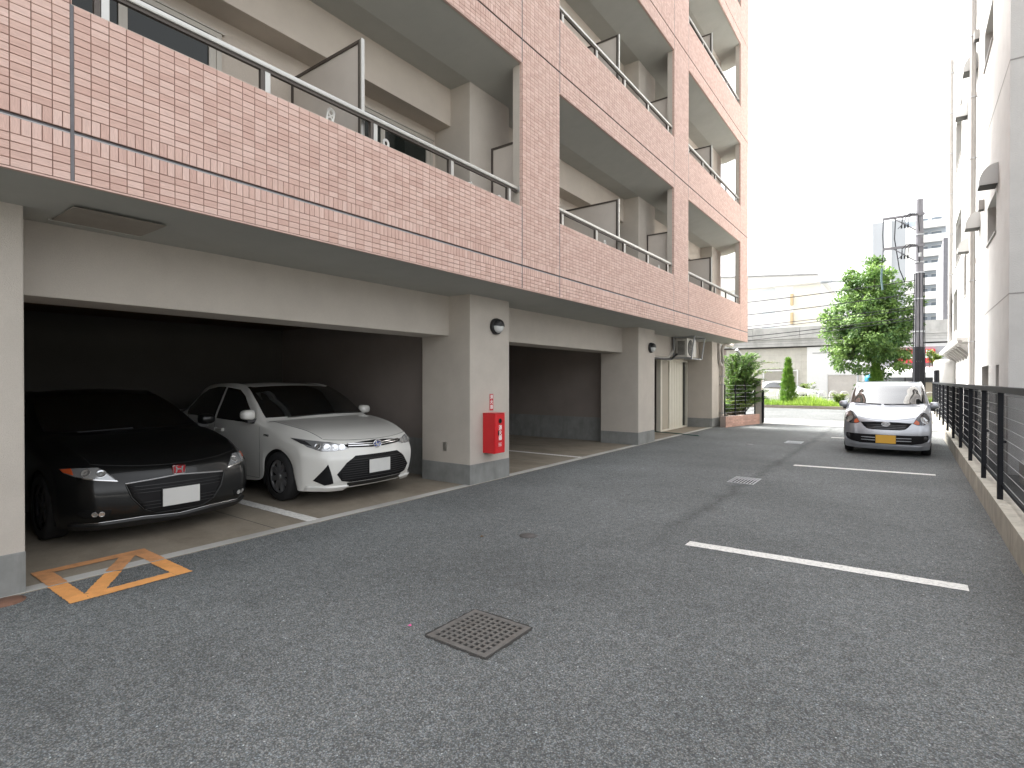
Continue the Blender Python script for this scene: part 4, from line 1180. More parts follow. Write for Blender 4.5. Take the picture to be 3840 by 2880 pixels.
c.plate(.43, m_platew)
c.mirror(1.46, .925, 1.05, .10, .085, .066, m_whitep)
for sg in (0, 1):
    c.seam([(1.30, .90), (1.27, .60), (1.30, .24)], 'rl'[sg]); c.seam([(2.46, .955), (2.48, .6), (2.44, .23)], 'rl'[sg])
    c.seam([(3.30, .98), (3.20, .80), (3.12, .66)], 'rl'[sg]); c.seam([(1.30, .245), (3.0, .235)], 'rl'[sg])
    for xb in (2.30, 3.12):
        h_ = c.cast(xb, .815, 'rl'[sg]); p = h_[0]; s2 = -1 if sg == 0 else 1
        MB().bbox(p.x - .10, p.x + .10, p.y + s2 * -.004, p.y + s2 * .030, p.z - .014, p.z + .014, .007).build('door_handle', m_whitep, c.t, world=False)
c.useam([(4.15, 3.75), (5, 3.85), (6, 3.9), (7.6, 3.95)], r=.003)
c.useam([(4.12, 0), (4.12, 3.75)], r=.003)
h_ = c.cast(1.12, .80, 'r')
text_part('hybrid_badge', 'HYBRID', .035, m_chrome, c.t, MW[c.t.name] @ Matrix.Translation(h_[0] + Vector((0, -.003, 0))) @ Matrix.Rotation(math.pi / 2, 4, 'X'))
for xb in (.88, 3.48):
    for y in (.76, -.76): c.wheel(xb, y, .305, .175, .205, 8, m_tyre, m_rim, m_dark)
c.under(.25, 4.2, .60, .20, .5)
for sg in (1, -1):
    mb = MB().tube([fl(c.sh.at(8.12, .6)) + Vector((.02, 0, .012)), fl(c.sh.at(8.2, 2.4)) + Vector((0, 0, .016))], .007, 6)
MB().tube([Vector((-1.14, -.55, 1.015)), Vector((-1.13, -.1, 1.03)), Vector((-1.13, .05, 1.03))], .007, 6).build('wiper', m_black, c.t, world=False)
MB().tube([Vector((-1.13, .02, 1.03)), Vector((-1.18, .5, 1.035)), Vector((-1.21, .62, 1.03))], .007, 6).build('wiper', m_black, c.t, world=False)

# --- charcoal coupe
st_d = [((.09, .15), (.24, .62, .15), (.44, .80, .155), (.49, .83, .175)),
 ((.0, .27), (.13, .66, .28), (.37, .83, .28), (.515, .85, .30)),
 ((.0, .47), (.125, .68, .49), (.37, .845, .50), (.55, .86, .44)),
 ((.03, .585), (.17, .68, .61), (.42, .85, .60), (.62, .865, .55)),
 ((.08, .675), (.28, .68, .73), (.54, .845, .69), (.73, .868, .62)),
 ((.36, .79), (.48, .70, .82), (.70, .855, .74), (.86, .87, .655)),
 ((.75, .88), (.82, .72, .89), (.95, .862, .80), (1.03, .87, .61)),
 ((1.05, .93), (1.10, .73, .93), (1.16, .865, .84), (1.16, .87, .5)),
 ((1.12, .945), (1.32, .735, .95), (1.36, .868, .86), (1.22, .865, .22)),
 ((1.65, 1.16), (1.80, .70, 1.15), (1.78, .868, .90), (1.6, .86, .17)),
 ((2.15, 1.345), (2.22, .62, 1.305), (2.15, .868, .92), (2.1, .86, .16)),
 ((2.5, 1.388), (2.5, .61, 1.35), (2.5, .868, .94), (2.5, .86, .16)),
 ((3.1, 1.33), (3.0, .60, 1.29), (2.9, .866, .96), (2.9, .86, .18)),
 ((3.5, 1.22), (3.4, .57, 1.19), (3.2, .86, .98), (2.98, .865, .35)),
 ((3.8, 1.12), (3.72, .6, 1.10), (3.5, .84, .98), (3.13, .868, .60)),
 ((3.95, 1.08), (3.87, .62, 1.06), (3.7, .82, .95), (3.295, .87, .665)),
 ((4.02, .9), (3.94, .62, .9), (3.8, .80, .85), (3.5, .865, .58)),
 ((4.08, .55), (4.0, .62, .55), (3.85, .80, .55), (3.63, .855, .35)),
 ((4.0, .25), (3.95, .6, .25), (3.8, .78, .25), (3.66, .85, .2))]
c = Car(st_d, 'charcoal_coupe', 'low charcoal coupe parked in the dark near bay behind the first pillar', (-5.70, 2.35, .006), 0, 4.08, m_char)
c.grid_patch('windshield', 8.12, 9.93, lambda u: 3.82, m_cglass)
c.both('side_window', [(1.60, .90), (1.9, 1.12), (2.25, 1.27), (2.7, 1.31), (2.95, 1.25), (3.1, 1.02), (2.9, .98), (2.3, .94)], 'r', m_cglass)
hl = c.both('headlight', [(.485, .575), (.62, .597), (.74, .625), (.80, .66), (.815, .695), (.72, .705), (.60, .703), (.555, .66)], 'f', m_lens, off=.006)
c.lampset(hl, ((.595, .652), (.69, .665)), .040, m_reflect)
c.both('headlight_trim', [(.485, .572), (.62, .594), (.74, .622), (.74, .631), (.62, .604), (.49, .584)], 'f', m_chrome, off=.010)
c.both('turn_lamp', [(.755, .645), (.80, .665), (.812, .69), (.755, .70)], 'f', m_amber, off=.010)
gr = c.patch('grille', [(-.44, .545), (0, .575), (.44, .545), (.40, .42), (.31, .30), (.20, .245), (-.20, .245), (-.31, .30), (-.40, .42)], 'f', m_grille, off=.002)
rim = [(-.44, .545), (-.40, .42), (-.31, .30), (-.20, .245), (.20, .245), (.31, .30), (.40, .42), (.44, .545)]
c.seam(rim, 'f', r=.007, name='grille_rim', mat=m_char)
c.seam([(-.44, .55), (0, .582), (.44, .55)], 'f', r=.010, name='grille_brow', mat=m_rim)
for k in range(8):
    z = .30 + k * .03; wd = .30 + (z - .28) * .5
    if k in (3, 4): continue
    c.patch('grille_slat', [(-wd, z), (wd, z), (wd, z + .007), (-wd, z + .007)], 'f', m_black, off=.009, parent=gr, lvl=3)
h_ = c.cast(0, .635, 'f'); ex = h_[0].x
def rr(w_, h2, z, k=.55): return [(0, 0)]
m_badge = M('badge_red', (.35, .012, .02), .25, coat=1)
bd = MB().bbox(ex - .012, ex + .010, -.058, .058, .587, .673, .009).build('badge', m_badge, c.t, world=False)
MB().tube([(ex + .012, -.056 + .0, .668), (ex + .012, -.050, .592), (ex + .012, .050, .592), (ex + .012, .056, .668), (ex + .012, -.056, .668)], .0045, 6).build('badge_frame', m_chrome, bd, world=False)
mb = MB()
for sg in (1, -1): mb.prism([(sg * .036, .66), (sg * .022, .66), (sg * .017, .64), (sg * .022, .60), (sg * .036, .60), (sg * .028, .63)], 'x', ex + .0105, ex + .0155)
mb.box(ex + .0105, ex + .015, -.0185, .0185, .628, .638)
mb.build('badge_letter', m_chrome, bd, world=False)
fg = c.both('fog_recess', [(.54, .335), (.72, .345), (.76, .31), (.72, .265), (.56, .265)], 'f', m_grille, off=.002)
c.lampset(fg, ((.61, .302), (.655, .305)), .024, m_reflect)
c.patch('front_spoiler', [(-.78, .21), (-.3, .225), (0, .20), (.3, .225), (.78, .21), (.76, .165), (-.76, .165)], 'f', m_black, off=.03)
c.seam([(-.78, .212), (-.3, .228), (0, .205), (.3, .228), (.78, .212)], 'f', r=.004, name='spoiler_edge', mat=m_chrome)
c.plate(.385, m_platew, y=.0)
c.mirror(1.62, .97, 1.0, .11, .095, .065, m_char)
c.useam([(4.1, 3.6), (5, 3.8), (6, 3.9), (7.7, 3.95)], r=.003); c.useam([(4.08, 0), (4.1, 3.6)], r=.003)
for sg in 'rl': c.seam([(1.32, .86), (1.30, .6), (1.34, .22)], sg); c.seam([(2.62, .95), (2.64, .6), (2.56, .22)], sg)
for xb in (.86, 3.295):
    for y in (.775, -.775): c.wheel(xb, y, .31, .19, .215, 5, m_tyre, m_rimd, m_dark)
c.under(.25, 3.9, .62, .18, .5)
MB().tube([(-3.25, 0, 1.30), (-3.33, 0, 1.345), (-3.45, 0, 1.365)], .028, 8, taper=.012).build('antenna', m_black, c.t, world=False)
MB().tube([Vector((-1.14, -.5, .965)), Vector((-1.18, 0, .975))], .007, 6).build('wiper', m_black, c.t, world=False)

# --- silver compact hatchback facing the camera
st_s = [((.05, .13), (.13, .50, .13), (.25, .67, .14), (.30, .70, .16)),
 ((.005, .25), (.075, .53, .25), (.21, .695, .26), (.33, .715, .28)),
 ((.0, .44), (.06, .55, .44), (.20, .71, .45), (.355, .73, .42)),
 ((.025, .58), (.09, .56, .60), (.24, .718, .60), (.42, .734, .50)),
 ((.06, .70), (.17, .56, .77), (.32, .715, .74), (.50, .737, .555)),
 ((.26, .84), (.34, .60, .88), (.48, .726, .82), (.63, .738, .58)),
 ((.52, .925), (.58, .63, .945), (.68, .733, .875), (.78, .738, .54)),
 ((.70, .965), (.77, .65, .98), (.85, .735, .90), (.90, .737, .42)),
 ((.75, .975), (.90, .66, 1.0), (.98, .736, .92), (.96, .736, .20)),
 ((1.06, 1.21), (1.18, .635, 1.23), (1.25, .737, .94), (1.25, .733, .16)),
 ((1.38, 1.41), (1.43, .595, 1.395), (1.5, .737, .95), (1.5, .733, .16)),
 ((1.90, 1.485), (1.90, .60, 1.46), (1.95, .738, .96), (1.95, .733, .16)),
 ((2.75, 1.46), (2.7, .59, 1.435), (2.65, .737, .99), (2.70, .733, .19)),
 ((3.0, 1.40), (2.95, .59, 1.38), (2.9, .733, 1.0), (2.76, .733, .3)),
 ((3.15, 1.2), (3.12, .60, 1.2), (3.02, .725, 1.0), (2.93, .737, .53)),
 ((3.28, 1.0), (3.25, .60, .98), (3.12, .715, .95), (3.085, .738, .58)),
 ((3.33, .8), (3.3, .59, .8), (3.2, .705, .78), (3.2, .733, .54)),
 ((3.39, .5), (3.34, .57, .5), (3.26, .695, .5), (3.33, .70, .33)),
 ((3.35, .25), (3.3, .5, .25), (3.25, .66, .25), (3.33, .68, .22))]
c = Car(st_s, 'silver_hatchback', 'small silver hatchback parked facing the camera beside the black fence', (-.37, 13.05, 0), -math.pi / 2, 3.395, m_silver)
c.grid_patch('windshield', 8.16, 9.9, lambda u: 3.88, m_cglass)
c.both('side_window', [(1.15, .97), (1.45, 1.25), (1.7, 1.36), (2.7, 1.37), (2.72, 1.02)], 'r', m_cglass)
hl = c.both('headlight', [(.435, .655), (.50, .625), (.60, .625), (.67, .66), (.697, .72), (.690, .78), (.655, .835), (.605, .862), (.555, .845), (.50, .775), (.46, .70)], 'f', m_lensd, off=.006)
c.lampset(hl, ((.60, .725), (.63, .70)), .062, m_reflect)
for sg in (1, -1): c.patch('turn_lamp', [(sg * .445, .655), (sg * .50, .63), (sg * .535, .64), (sg * .53, .69), (sg * .485, .72)], 'f', m_amber, off=.012)
c.both('headlight_brow', [(.41, .66), (.45, .73), (.50, .805), (.55, .862), (.605, .882), (.66, .852), (.655, .835), (.605, .862), (.555, .845), (.50, .775), (.46, .70), (.435, .655)], 'f', m_silver, off=.010)
gr = c.patch('grille', [(-.42, .655), (-.2, .668), (0, .672), (.2, .668), (.42, .655), (.36, .575), (.30, .53), (.22, .518), (-.22, .518), (-.30, .53), (-.36, .575)], 'f', m_grille, off=.002)
for z in (.54, .572, .604):
    c.patch('grille_bar', [(-.33, z), (0, z + .006), (.33, z), (.33, z + .009), (0, z + .015), (-.33, z + .009)], 'f', m_lensd, off=.007, parent=gr)
c.patch('grille_brow', [(-.43, .66), (0, .678), (.43, .66), (.43, .675), (0, .696), (-.43, .675)], 'f', m_silver, off=.012)
e_, ring, ex = emblem_oval(c, .632, .070, .042, m_rim, gr)
ring.tube([(ex + .018, -.045, .622), (ex + .018, -.005, .650), (ex + .018, .04, .645), (ex + .018, .03, .617), (ex + .018, -.02, .617)], .007, 5)
ring.build('emblem_ring', m_chrome, gr, world=False)
li = c.patch('lower_intake', [(-.672, .43), (-.40, .422), (.40, .422), (.672, .43), (.68, .36), (.655, .31), (.58, .275), (.42, .245), (-.42, .245), (-.58, .275), (-.655, .31), (-.68, .36)], 'f', m_grille, off=.006, lvl=5)
for z in (.30, .352):
    for sg in (1, -1):
        c.patch('intake_bar', [(sg * .10, z), (sg * .41, z + .006), (sg * .41, z + .018), (sg * .10, z + .014)], 'f', m_silver, off=.014, parent=li)
for sg in (1, -1):
    h_ = c.cast(sg * .61, .362, 'f'); q = h_[0] + h_[1] * .006
    MB().lathe([(0, .008), (.038, .008), (.045, .003), (.055, -.004)], tuple(q), 'x', 20).build('fog_cap', m_black, c.t, world=False)
    c.patch('corner_trim', [(sg * .675, .44), (sg * .70, .36), (sg * .66, .29), (sg * .67, .285), (sg * .712, .36), (sg * .69, .445)], 'f', m_silver, off=.010)
c.patch('chin', [(-.60, .215), (-.45, .225), (.45, .225), (.60, .215), (.58, .18), (-.58, .18)], 'f', m_silver, off=.012)
c.plate(.335, m_platey)
c.mirror(1.06, .80, .985, .10, .085, .072, m_silver)
c.useam([(4.1, 3.7), (5, 3.85), (6, 3.9), (7.7, 3.95)], r=.003); c.useam([(4.07, 0), (4.1, 3.7)], r=.003)
for sg in 'rl': c.seam([(1.0, .9), (.98, .6), (1.0, .2)], sg); c.seam([(1.95, .95), (1.95, .2)], sg)
for xb in (.63, 3.085):
    for y in (.655, -.655): c.wheel(xb, y, .272, .15, .19, 6, m_tyre, m_rim, m_dark)
c.under(.18, 3.25, .54, .16, .45)
mb = MB().tube([Vector((-.84, .55, 1.015)), Vector((-.77, .1, 1.005)), Vector((-.77, -.05, 1.0))], .009, 6); mb.build('wiper', m_black, c.t, world=False)
mb = MB().tube([Vector((-.77, -.10, 1.0)), Vector((-.83, -.46, 1.02)), Vector((-.88, -.58, 1.03))], .009, 6); mb.build('wiper', m_black, c.t, world=False)
# ---------------------------------------------------------------- background: verge, trees, viaduct, buildings, pole
def leaf_mat(name, c0, c1):
    m = bpy.data.materials.new(name); m.use_nodes = True; t = m.node_tree; L = t.links.new
    b = t.nodes['Principled BSDF']; b.inputs['Roughness'].default_value = .55
    at = nd(t, 'ShaderNodeAttribute', attribute_name='rnd'); cr = nd(t, 'ShaderNodeValToRGB'); L(at.outputs['Fac'], cr.inputs[0])
    cr.color_ramp.elements[0].color = (*c0, 1); cr.color_ramp.elements[1].color = (*c1, 1)
    L(cr.outputs[0], b.inputs['Base Color'])
    tr = nd(t, 'ShaderNodeBsdfTranslucent'); hv = nd(t, 'ShaderNodeHueSaturation'); hv.inputs['Value'].default_value = 1.3; L(cr.outputs[0], hv.inputs['Color']); L(hv.outputs[0], tr.inputs[0])
    mx = nd(t, 'ShaderNodeMixShader'); mx.inputs[0].default_value = .3
    L(b.outputs[0], mx.inputs[1]); L(tr.outputs[0], mx.inputs[2]); L(mx.outputs[0], t.nodes['Material Output'].inputs['Surface'])
    return m
m_leaf = leaf_mat('broad_leaf', (.05, .12, .035), (.24, .37, .09))
m_leafy = leaf_mat('yellow_green_leaf', (.06, .13, .025), (.30, .36, .07))
m_conif = leaf_mat('conifer_spray', (.04, .12, .02), (.24, .40, .06))
m_grass = leaf_mat('grass_blade', (.12, .22, .03), (.34, .48, .08))
m_bark = M('bark', (.075, .06, .045), .9, var=.25, vscale=9, bump=.6, bscale=30)

class Leaves:
    def __init__(s): s.v = []; s.f = []; s.r = []
    def leaf(s, p, d, n, ln, wd, rv):
        d = d.normalized(); a = d.cross(n)
        if a.length < 1e-4: a = d.orthogonal()
        a = a.normalized() * wd / 2; o = len(s.v)
        m_ = p + d * ln * .5 + n * ln * .06
        s.v += [p, m_ - a, p + d * ln, m_ + a]; s.f.append((o, o + 1, o + 2, o + 3)); s.r.append(rv)
    def build(s, name, mat, parent):
        inv = MW[parent.name].inverted() if parent is not None else Matrix()
        me = bpy.data.meshes.new(name); me.from_pydata([tuple(inv @ p) for p in s.v], [], s.f)
        at = me.attributes.new('rnd', 'FLOAT', 'FACE'); at.data.foreach_set('value', s.r)
        me.materials.append(mat); me.update(); return link(name, me, parent)
def rv3(): return Vector((random.gauss(0, 1), random.gauss(0, 1), random.gauss(0, 1))).normalized()

def broad_tree(name, label, base, trunk_top, cen, rad, nclump, per, ls, mat, trunk_r=.13):
    base = Vector(base); cen = Vector(cen)
    t = thing(name, label, 'tree', tuple(base))
    tr = MB(); tt = Vector(trunk_top)
    tr.tube([base, base.lerp(tt, .5) + Vector((.04, 0, 0)), tt, cen + Vector((0, 0, rad[2] * .4)), cen + Vector((.05, 0, rad[2] * .85))], trunk_r, 9, taper=.02)
    lv = Leaves(); cl = []
    for k in range(nclump):
        d = rv3(); r_ = random.random() ** .42
        if d.z < -.75: d.z *= .5; d.normalize()
        ph = math.atan2(d.y, d.x)
        wob = 1 + .13 * math.sin(3 * ph + 5 * d.z) + .10 * math.sin(7 * d.z + 2 * ph)
        taper = 1 - .30 * max(d.z * r_, 0) ** 1.2 - .12 * max(-d.z * r_, 0)
        p = cen + Vector((d.x * rad[0] * taper, d.y * rad[1] * taper, d.z * rad[2])) * r_ * wob
        cl.append((p, d, r_))
    for i, (p, d, r_) in enumerate(cl):
        if i % 3 == 0 and r_ > .5:
            mid = tt.lerp(cen, random.uniform(.1, .9)); tr.tube([mid, mid.lerp(p, .5) + Vector((0, 0, .12)), p], .03, 5, taper=.008)
        cr_ = random.uniform(.22, .44) * (rad[0] / 1.9); tone = random.gauss(0, .16)
        for _ in range(per):
            q = rv3(); q.z *= .62
            lp = p + q * cr_ * random.random() ** .4
            out = (lp - cen).normalized()
            dd = (out * .6 + rv3() * .8 + Vector((0, 0, -.25))).normalized(); nn = (Vector((0, 0, 1)) * .8 + out * .6 + rv3() * .5).normalized()
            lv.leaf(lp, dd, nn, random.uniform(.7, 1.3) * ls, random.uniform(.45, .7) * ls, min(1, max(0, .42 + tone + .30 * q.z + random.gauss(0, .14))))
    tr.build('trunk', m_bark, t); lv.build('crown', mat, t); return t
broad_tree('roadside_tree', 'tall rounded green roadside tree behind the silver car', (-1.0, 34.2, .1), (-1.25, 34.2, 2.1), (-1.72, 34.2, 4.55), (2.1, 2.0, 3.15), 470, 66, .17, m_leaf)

def conifer(label, x, y, r, z0, z1, lean=0.):
    t = thing('conifer', label, 'conifer', (x, y, z0), 0, 'small conifers on the verge')
    MB().tube([(x, y, z0), (x, y, z0 + .6)], .05, 7).tube([(x, y, z0 + .5), (x + lean, y, z1 - .3)], .035, 6, taper=.01).build('trunk', m_bark, t)
    lv = Leaves(); H = z1 - z0
    for k in range(520):
        f = random.random() ** .85; ph = random.uniform(0, 2 * math.pi)
        rr_ = r * (1 - f) ** .9 * (1 + .16 * math.sin(3 * ph + 7 * f)) * min(1, f * 6 + .45) * random.uniform(.6, 1.22)
        c0 = Vector((x + lean * f + rr_ * math.cos(ph) * .8, y + rr_ * math.sin(ph) * .8, z0 + .08 + f * H * .93)); out = Vector((math.cos(ph), math.sin(ph), 0))
        tone = random.gauss(0, .12)
        for j in range(26):
            dd = (out * random.uniform(.1, .8) + Vector((0, 0, 1)) * random.uniform(.5, 1.2) + rv3() * .35).normalized()
            lv.leaf(c0 + rv3() * .07, dd, rv3(), random.uniform(.07, .22), .02, min(1, max(0, .5 + tone + random.gauss(0, .2))))
    lv.build('foliage', m_conif, t)
conifer('flame-shaped green conifer on the verge left of the tree', -5.52, 34.0, .47, .1, 2.78)
conifer('yellow-green conifer on the verge partly behind the silver car', -1.28, 33.7, .50, .1, 2.52, -.15)

def shrub(name, label, base, nst, spread, h0, h1, ls, mat, seed, dirx=0., diry=0., per=46, droop=.6):
    random.seed(seed); base = Vector(base); t = thing(name, label, 'shrub', tuple(base)); st = MB(); lv = Leaves()
    for k in range(nst):
        ph = random.uniform(0, 2 * math.pi); rr_ = random.uniform(.3, 1) * spread; hh = random.uniform(h0, h1)
        tip = base + Vector((math.cos(ph) * rr_ + dirx * random.random(), math.sin(ph) * rr_ + diry * random.random(), hh))
        b0 = base + Vector((random.uniform(-.25, .25), random.uniform(-.25, .25), 0))
        ctrl = b0.lerp(tip, .45) + Vector((0, 0, hh * .42)); pts = [(b0 * (1 - f) ** 2 + ctrl * 2 * f * (1 - f) + (tip - Vector((0, 0, droop * hh * .2))) * f * f) for f in [i / 9 for i in range(10)]]
        st.tube(pts, .012, 5, taper=.003); tone = random.gauss(0, .12)
        for j in range(per):
            f = .25 + .75 * j / per; i = min(int(f * 9), 8); p = pts[i].lerp(pts[i + 1], f * 9 - i); d = (pts[i + 1] - pts[i]).normalized()
            sd_ = d.cross(Vector((0, 0, 1))).normalized() * (1 if j % 2 else -1)
            dd = (sd_ + d * .5 + rv3() * .45).normalized()
            lv.leaf(p, dd, (Vector((0, 0, 1)) + rv3() * .5).normalized(), ls * random.uniform(.7, 1.3), ls * .42, min(1, max(0, .42 + tone + random.gauss(0, .16))))
    st.build('stems', m_bark, t); lv.build('foliage', mat, t)
shrub('arching_shrub', 'large arching green shrub growing behind the planter fence', (-4.85, 19.85, .3), 230, .72, .5, 2.45, .12, m_leaf, 3, .35, .6, 62)
shrub('arching_branches', 'long thin arching branches with yellowish leaves above the gate post', (-5.15, 20.4, .6), 15, .5, 1.5, 2.1, .085, m_leafy, 11, 1.35, .9, 52, 1.3)
shrub('planter_shrub', 'low yellow-green bush inside the planter behind the black wire fence', (-4.75, 19.6, .3), 34, .5, .3, .62, .09, m_leafy, 5)
shrub('planter_shrub', 'low bush at the near end of the planter beside the downpipe', (-5.0, 18.9, .3), 26, .3, .3, .6, .09, m_leaf, 9)
shrub('weed_clump', 'leafy weeds growing by the wall between the two shutters', (-5.6, 42.0, 0), 30, .8, .7, 1.5, .17, m_leafy, 21)
shrub('weed_clump', 'low weeds at the right of the verge beside the silver car', (-3.1, 34.6, .1), 26, .5, .4, .75, .12, m_leafy, 23)
shrub('wall_plant', 'green plant sprouting beside the ledge of the white building', (.95, 30.9, 1.9), 18, .45, .5, 1.1, .13, m_leafy, 27)
random.seed(42)

# soil of the planter
struct(MB().prism([(-9, 18.6), (-4.74, 18.6), (-4.40, 20.15), (-9, 20.15)], 'z', -.2, .30).build('planter_soil', m_soil))
lv = Leaves()
for k in range(11000):
    x = random.uniform(-13, 1.2); y = random.uniform(33.06, 36.0) if random.random() < .5 else 33.06 + random.random() ** 2 * 2
    hh = random.uniform(.18, .5) * (1 + .5 * math.sin(x * 1.7) * math.sin(x * .6 + 1)) * (.55 + .45 * min(1, (y - 33) / .8))
    lv.leaf(Vector((x, y, .09)), Vector((random.gauss(0, .35), random.gauss(-.15, .35), 1)), Vector((random.gauss(0, 1), -1, 0)).normalized(), hh, .026, min(1, max(0, .5 + .3 * math.sin(x * 1.1) + random.gauss(0, .2))))
g_ = stuff(lv.build('verge_grass', m_grass, None)); g_['label'] = 'bright green unmown grass on the roadside verge'; g_['category'] = 'grass'

# white pipe guard rail behind the verge
gr_ = thing('guard_rail', 'white hooped pipe guard rail behind the grass verge', 'guard rail', (-4, 36.1, 0))
for k in range(26):
    x = -12.5 + k * .55
    MB().tube([(x, 36.1, .0), (x, 36.1, .70), (x + .06, 36.1, .84), (x + .20, 36.1, .88), (x + .34, 36.1, .84), (x + .40, 36.1, .70), (x + .40, 36.1, 0)], .022, 6).build('hoop', m_white, gr_)
MB().cyl((-12.5, 36.1, .55), (2, 36.1, .55), .018, 6).build('rail', m_white, gr_)

# far parked car beyond the verge
st_f = [tuple((p if len(p) == 2 else p) for p in q) for q in st_w]
cf = Car(st_f, 'distant_white_car', 'white car on the far road behind the conifer, mostly hidden by grass', (-4.35, 39.0, 0), 0, 4.4, m_whitep)
cf.grid_patch('windshield', 8.12, 9.93, lambda u: 3.82, m_cglass)
cf.both('side_window', [(1.52, .945), (1.66, 1.06), (1.98, 1.27), (2.2, 1.365), (2.72, 1.40), (3.0, 1.365), (3.22, 1.26), (3.40, 1.09), (3.33, .99)], 'r', m_cglass)
cf.both('headlight', [(.395, .672), (.55, .648), (.70, .652), (.775, .70), (.812, .795), (.60, .752)], 'f', m_lens)
for xb in (.88, 3.48):
    for y in (.76, -.76): cf.wheel(xb, y, .305, .175, .205, 7, m_tyre, m_rim, m_dark)

# elevated concrete viaduct with wall and shutters
vy = 55.0
va = thing('viaduct', 'weathered grey concrete viaduct with parapet crossing behind the street', 'viaduct', (-6, 58, 0))
for k in range(22):
    x = -60 + k * 4
    MB().box(x + .012, x + 3.988, vy + .02, vy + .3, 5.42, 6.35).build('parapet_panel', m_conc, va)
MB().box(-60, 28, vy - .05, vy + 6, 5.30, 5.415).build('cornice', m_conc, va)
MB().box(-60, 28, vy + .06, vy + 5.9, 4.62, 5.30).build('girder', m_conc, va)
for z in (4.85, 5.08): MB().box(-60, 28, vy + .05, vy + .0605, z, z + .012).build('shutter_line', m_concd, va)
MB().box(-60, 28, vy + .5, vy + 5.5, 4.52, 4.62).build('bearing', m_concd, va)
wv = thing('infill_wall', 'pale block infill wall under the viaduct with shuttered garages', 'wall', (-9, 55.6, 0))
m_iw = M('infill_block', (.62, .59, .52), .9, var=.08, vscale=2)
for k in range(7):
    for j in range(15):
        MB().box(-14.5 + j * .47, -14.5 + j * .47 + .462, 55.58, 55.9, .0 + k * .64, .632 + k * .64).build('block', m_iw, wv) if not (-11.15 < -14.5 + j * .47 + .23 < -8.2 and k * .64 < 2.4) else None
MB().box(-60, -7.48, 55.63, 55.88, 0, 4.515).build('backing', m_mortar, wv)
wh2 = thing('white_infill_wall', 'bright white wall with roller shutter under the viaduct right of the blocks', 'wall', (-5, 55.4, 0))
m_bright = M('white_paint_wall', (.80, .79, .77), .8, var=.03)
MB().box(-7.44, 6, 55.3, 55.8, 2.02, 4.50).box(-7.44, -5.85, 55.3, 55.8, 0, 2.019).box(-3.2, 6, 55.3, 55.8, 0, 2.019).build('wall', m_bright, wh2)
MB().box(-7.0, -4.0, 55.27, 55.2995, 3.93, 3.97).build('seam', m_concd, wh2)
def shutter(x0, x1, z1, y, label, col):
    t = thing('roller_shutter', label, 'shutter', ((x0 + x1) / 2, y, 0))
    mt = M('shutter_steel', col, .55, var=.05)
    n = int(z1 / .1)
    for k in range(n): MB().prism([(y + .03, k * z1 / n), (y, k * z1 / n + .012), (y, (k + 1) * z1 / n - .012), (y + .03, (k + 1) * z1 / n - .002)], 'x', x0, x1).build('slat', mt, t)
    for a in (x0 - .12, x1 + .003): MB().box(a, a + .117, y - .04, y + .05, 0, z1).build('jamb', m_bright, t)
    MB().box(x0 - .12, x1 + .12, y - .04, y + .05, z1 + .002, z1 + .14).build('lintel', m_bright, t)
shutter(-11.05, -8.3, 2.35, 55.5, 'grey-beige roller shutter behind the conifer', (.47, .44, .38))
shutter(-5.8, -3.25, 1.96, 55.36, 'pale roller shutter in the white wall left of the tree', (.62, .58, .53))

# buildings behind
cb = thing('cream_building', 'pale cream building with a dark roof line rising behind the viaduct', 'building', (-14, 80, 0))
m_cream2 = M('cream_render', (.76, .72, .62), .85, var=.03); m_pale = M('pale_render', (.80, .80, .78), .85)
MB().box(-34, -8.6, 75, 88, 0, 13.3).build('wall', m_pale, cb)
MB().box(-11.6, -8.7, 74.9, 74.998, 8.3, 13.1).build('cream_bay', m_cream2, cb)
MB().prism([(-36, 13.3), (-8.0, 13.3), (-8.9, 14.3), (-36, 16.4)], 'y', 74.5, 88.5).build('roof', M('pale_roof', (.72, .72, .71), .7), cb)
MB().prism([(-36, 16.3), (-8.9, 14.22), (-8.9, 14.36), (-36, 16.46)], 'y', 74.3, 74.495).build('eave', M('eave_grey', (.30, .30, .30), .7), cb)
for z in (9.0, 11.6): MB().box(-34, -8.6, 74.75, 74.997, z, z + .14).build('string_course', M('course_grey', (.5, .48, .44), .8), cb) if False else None
for k in range(5):
    for z in (7.2, 9.7, 12.0):
        x = -32 + k * 4.2; w_ = MB().box(x, x + 1.5, 74.96, 74.999, z, z + 1.1).build('window', M('far_glass', (.62, .66, .68), .25), cb)
        MB().box(x - .08, x + 1.58, 74.9, 74.9595, z - .1, z - .01).build('sill', m_pale, w_)
for z in (9.9, 12.2): MB().box(-11.9, -11.62, 74.6, 74.999, z - 1.4, z).build('drain_duct', M('tan_duct', (.60, .46, .28), .8), cb)
tw = thing('apartment_tower', 'tall grey and white apartment tower with stacked balconies behind the pole', 'building', (0, 140, 0))
m_tgrey = M('tower_grey', (.40, .42, .45), .8, var=.03)
MB().box(-6.0, -.65, 131, 150, 0, 33).build('grey_wing', m_tgrey, tw)
MB().box(-4.0, -2.9, 130.6, 130.998, 5, 33.0).build('white_strip', m_pale, tw)
MB().box(-.64, 5.6, 132, 150, 0, 32.6).build('balcony_wing', M('tower_blue_grey', (.45, .50, .56), .7), tw)
MB().box(-.64, 1.0, 130.5, 131.99, 0, 31.2).build('stair_wall', m_pale, tw)
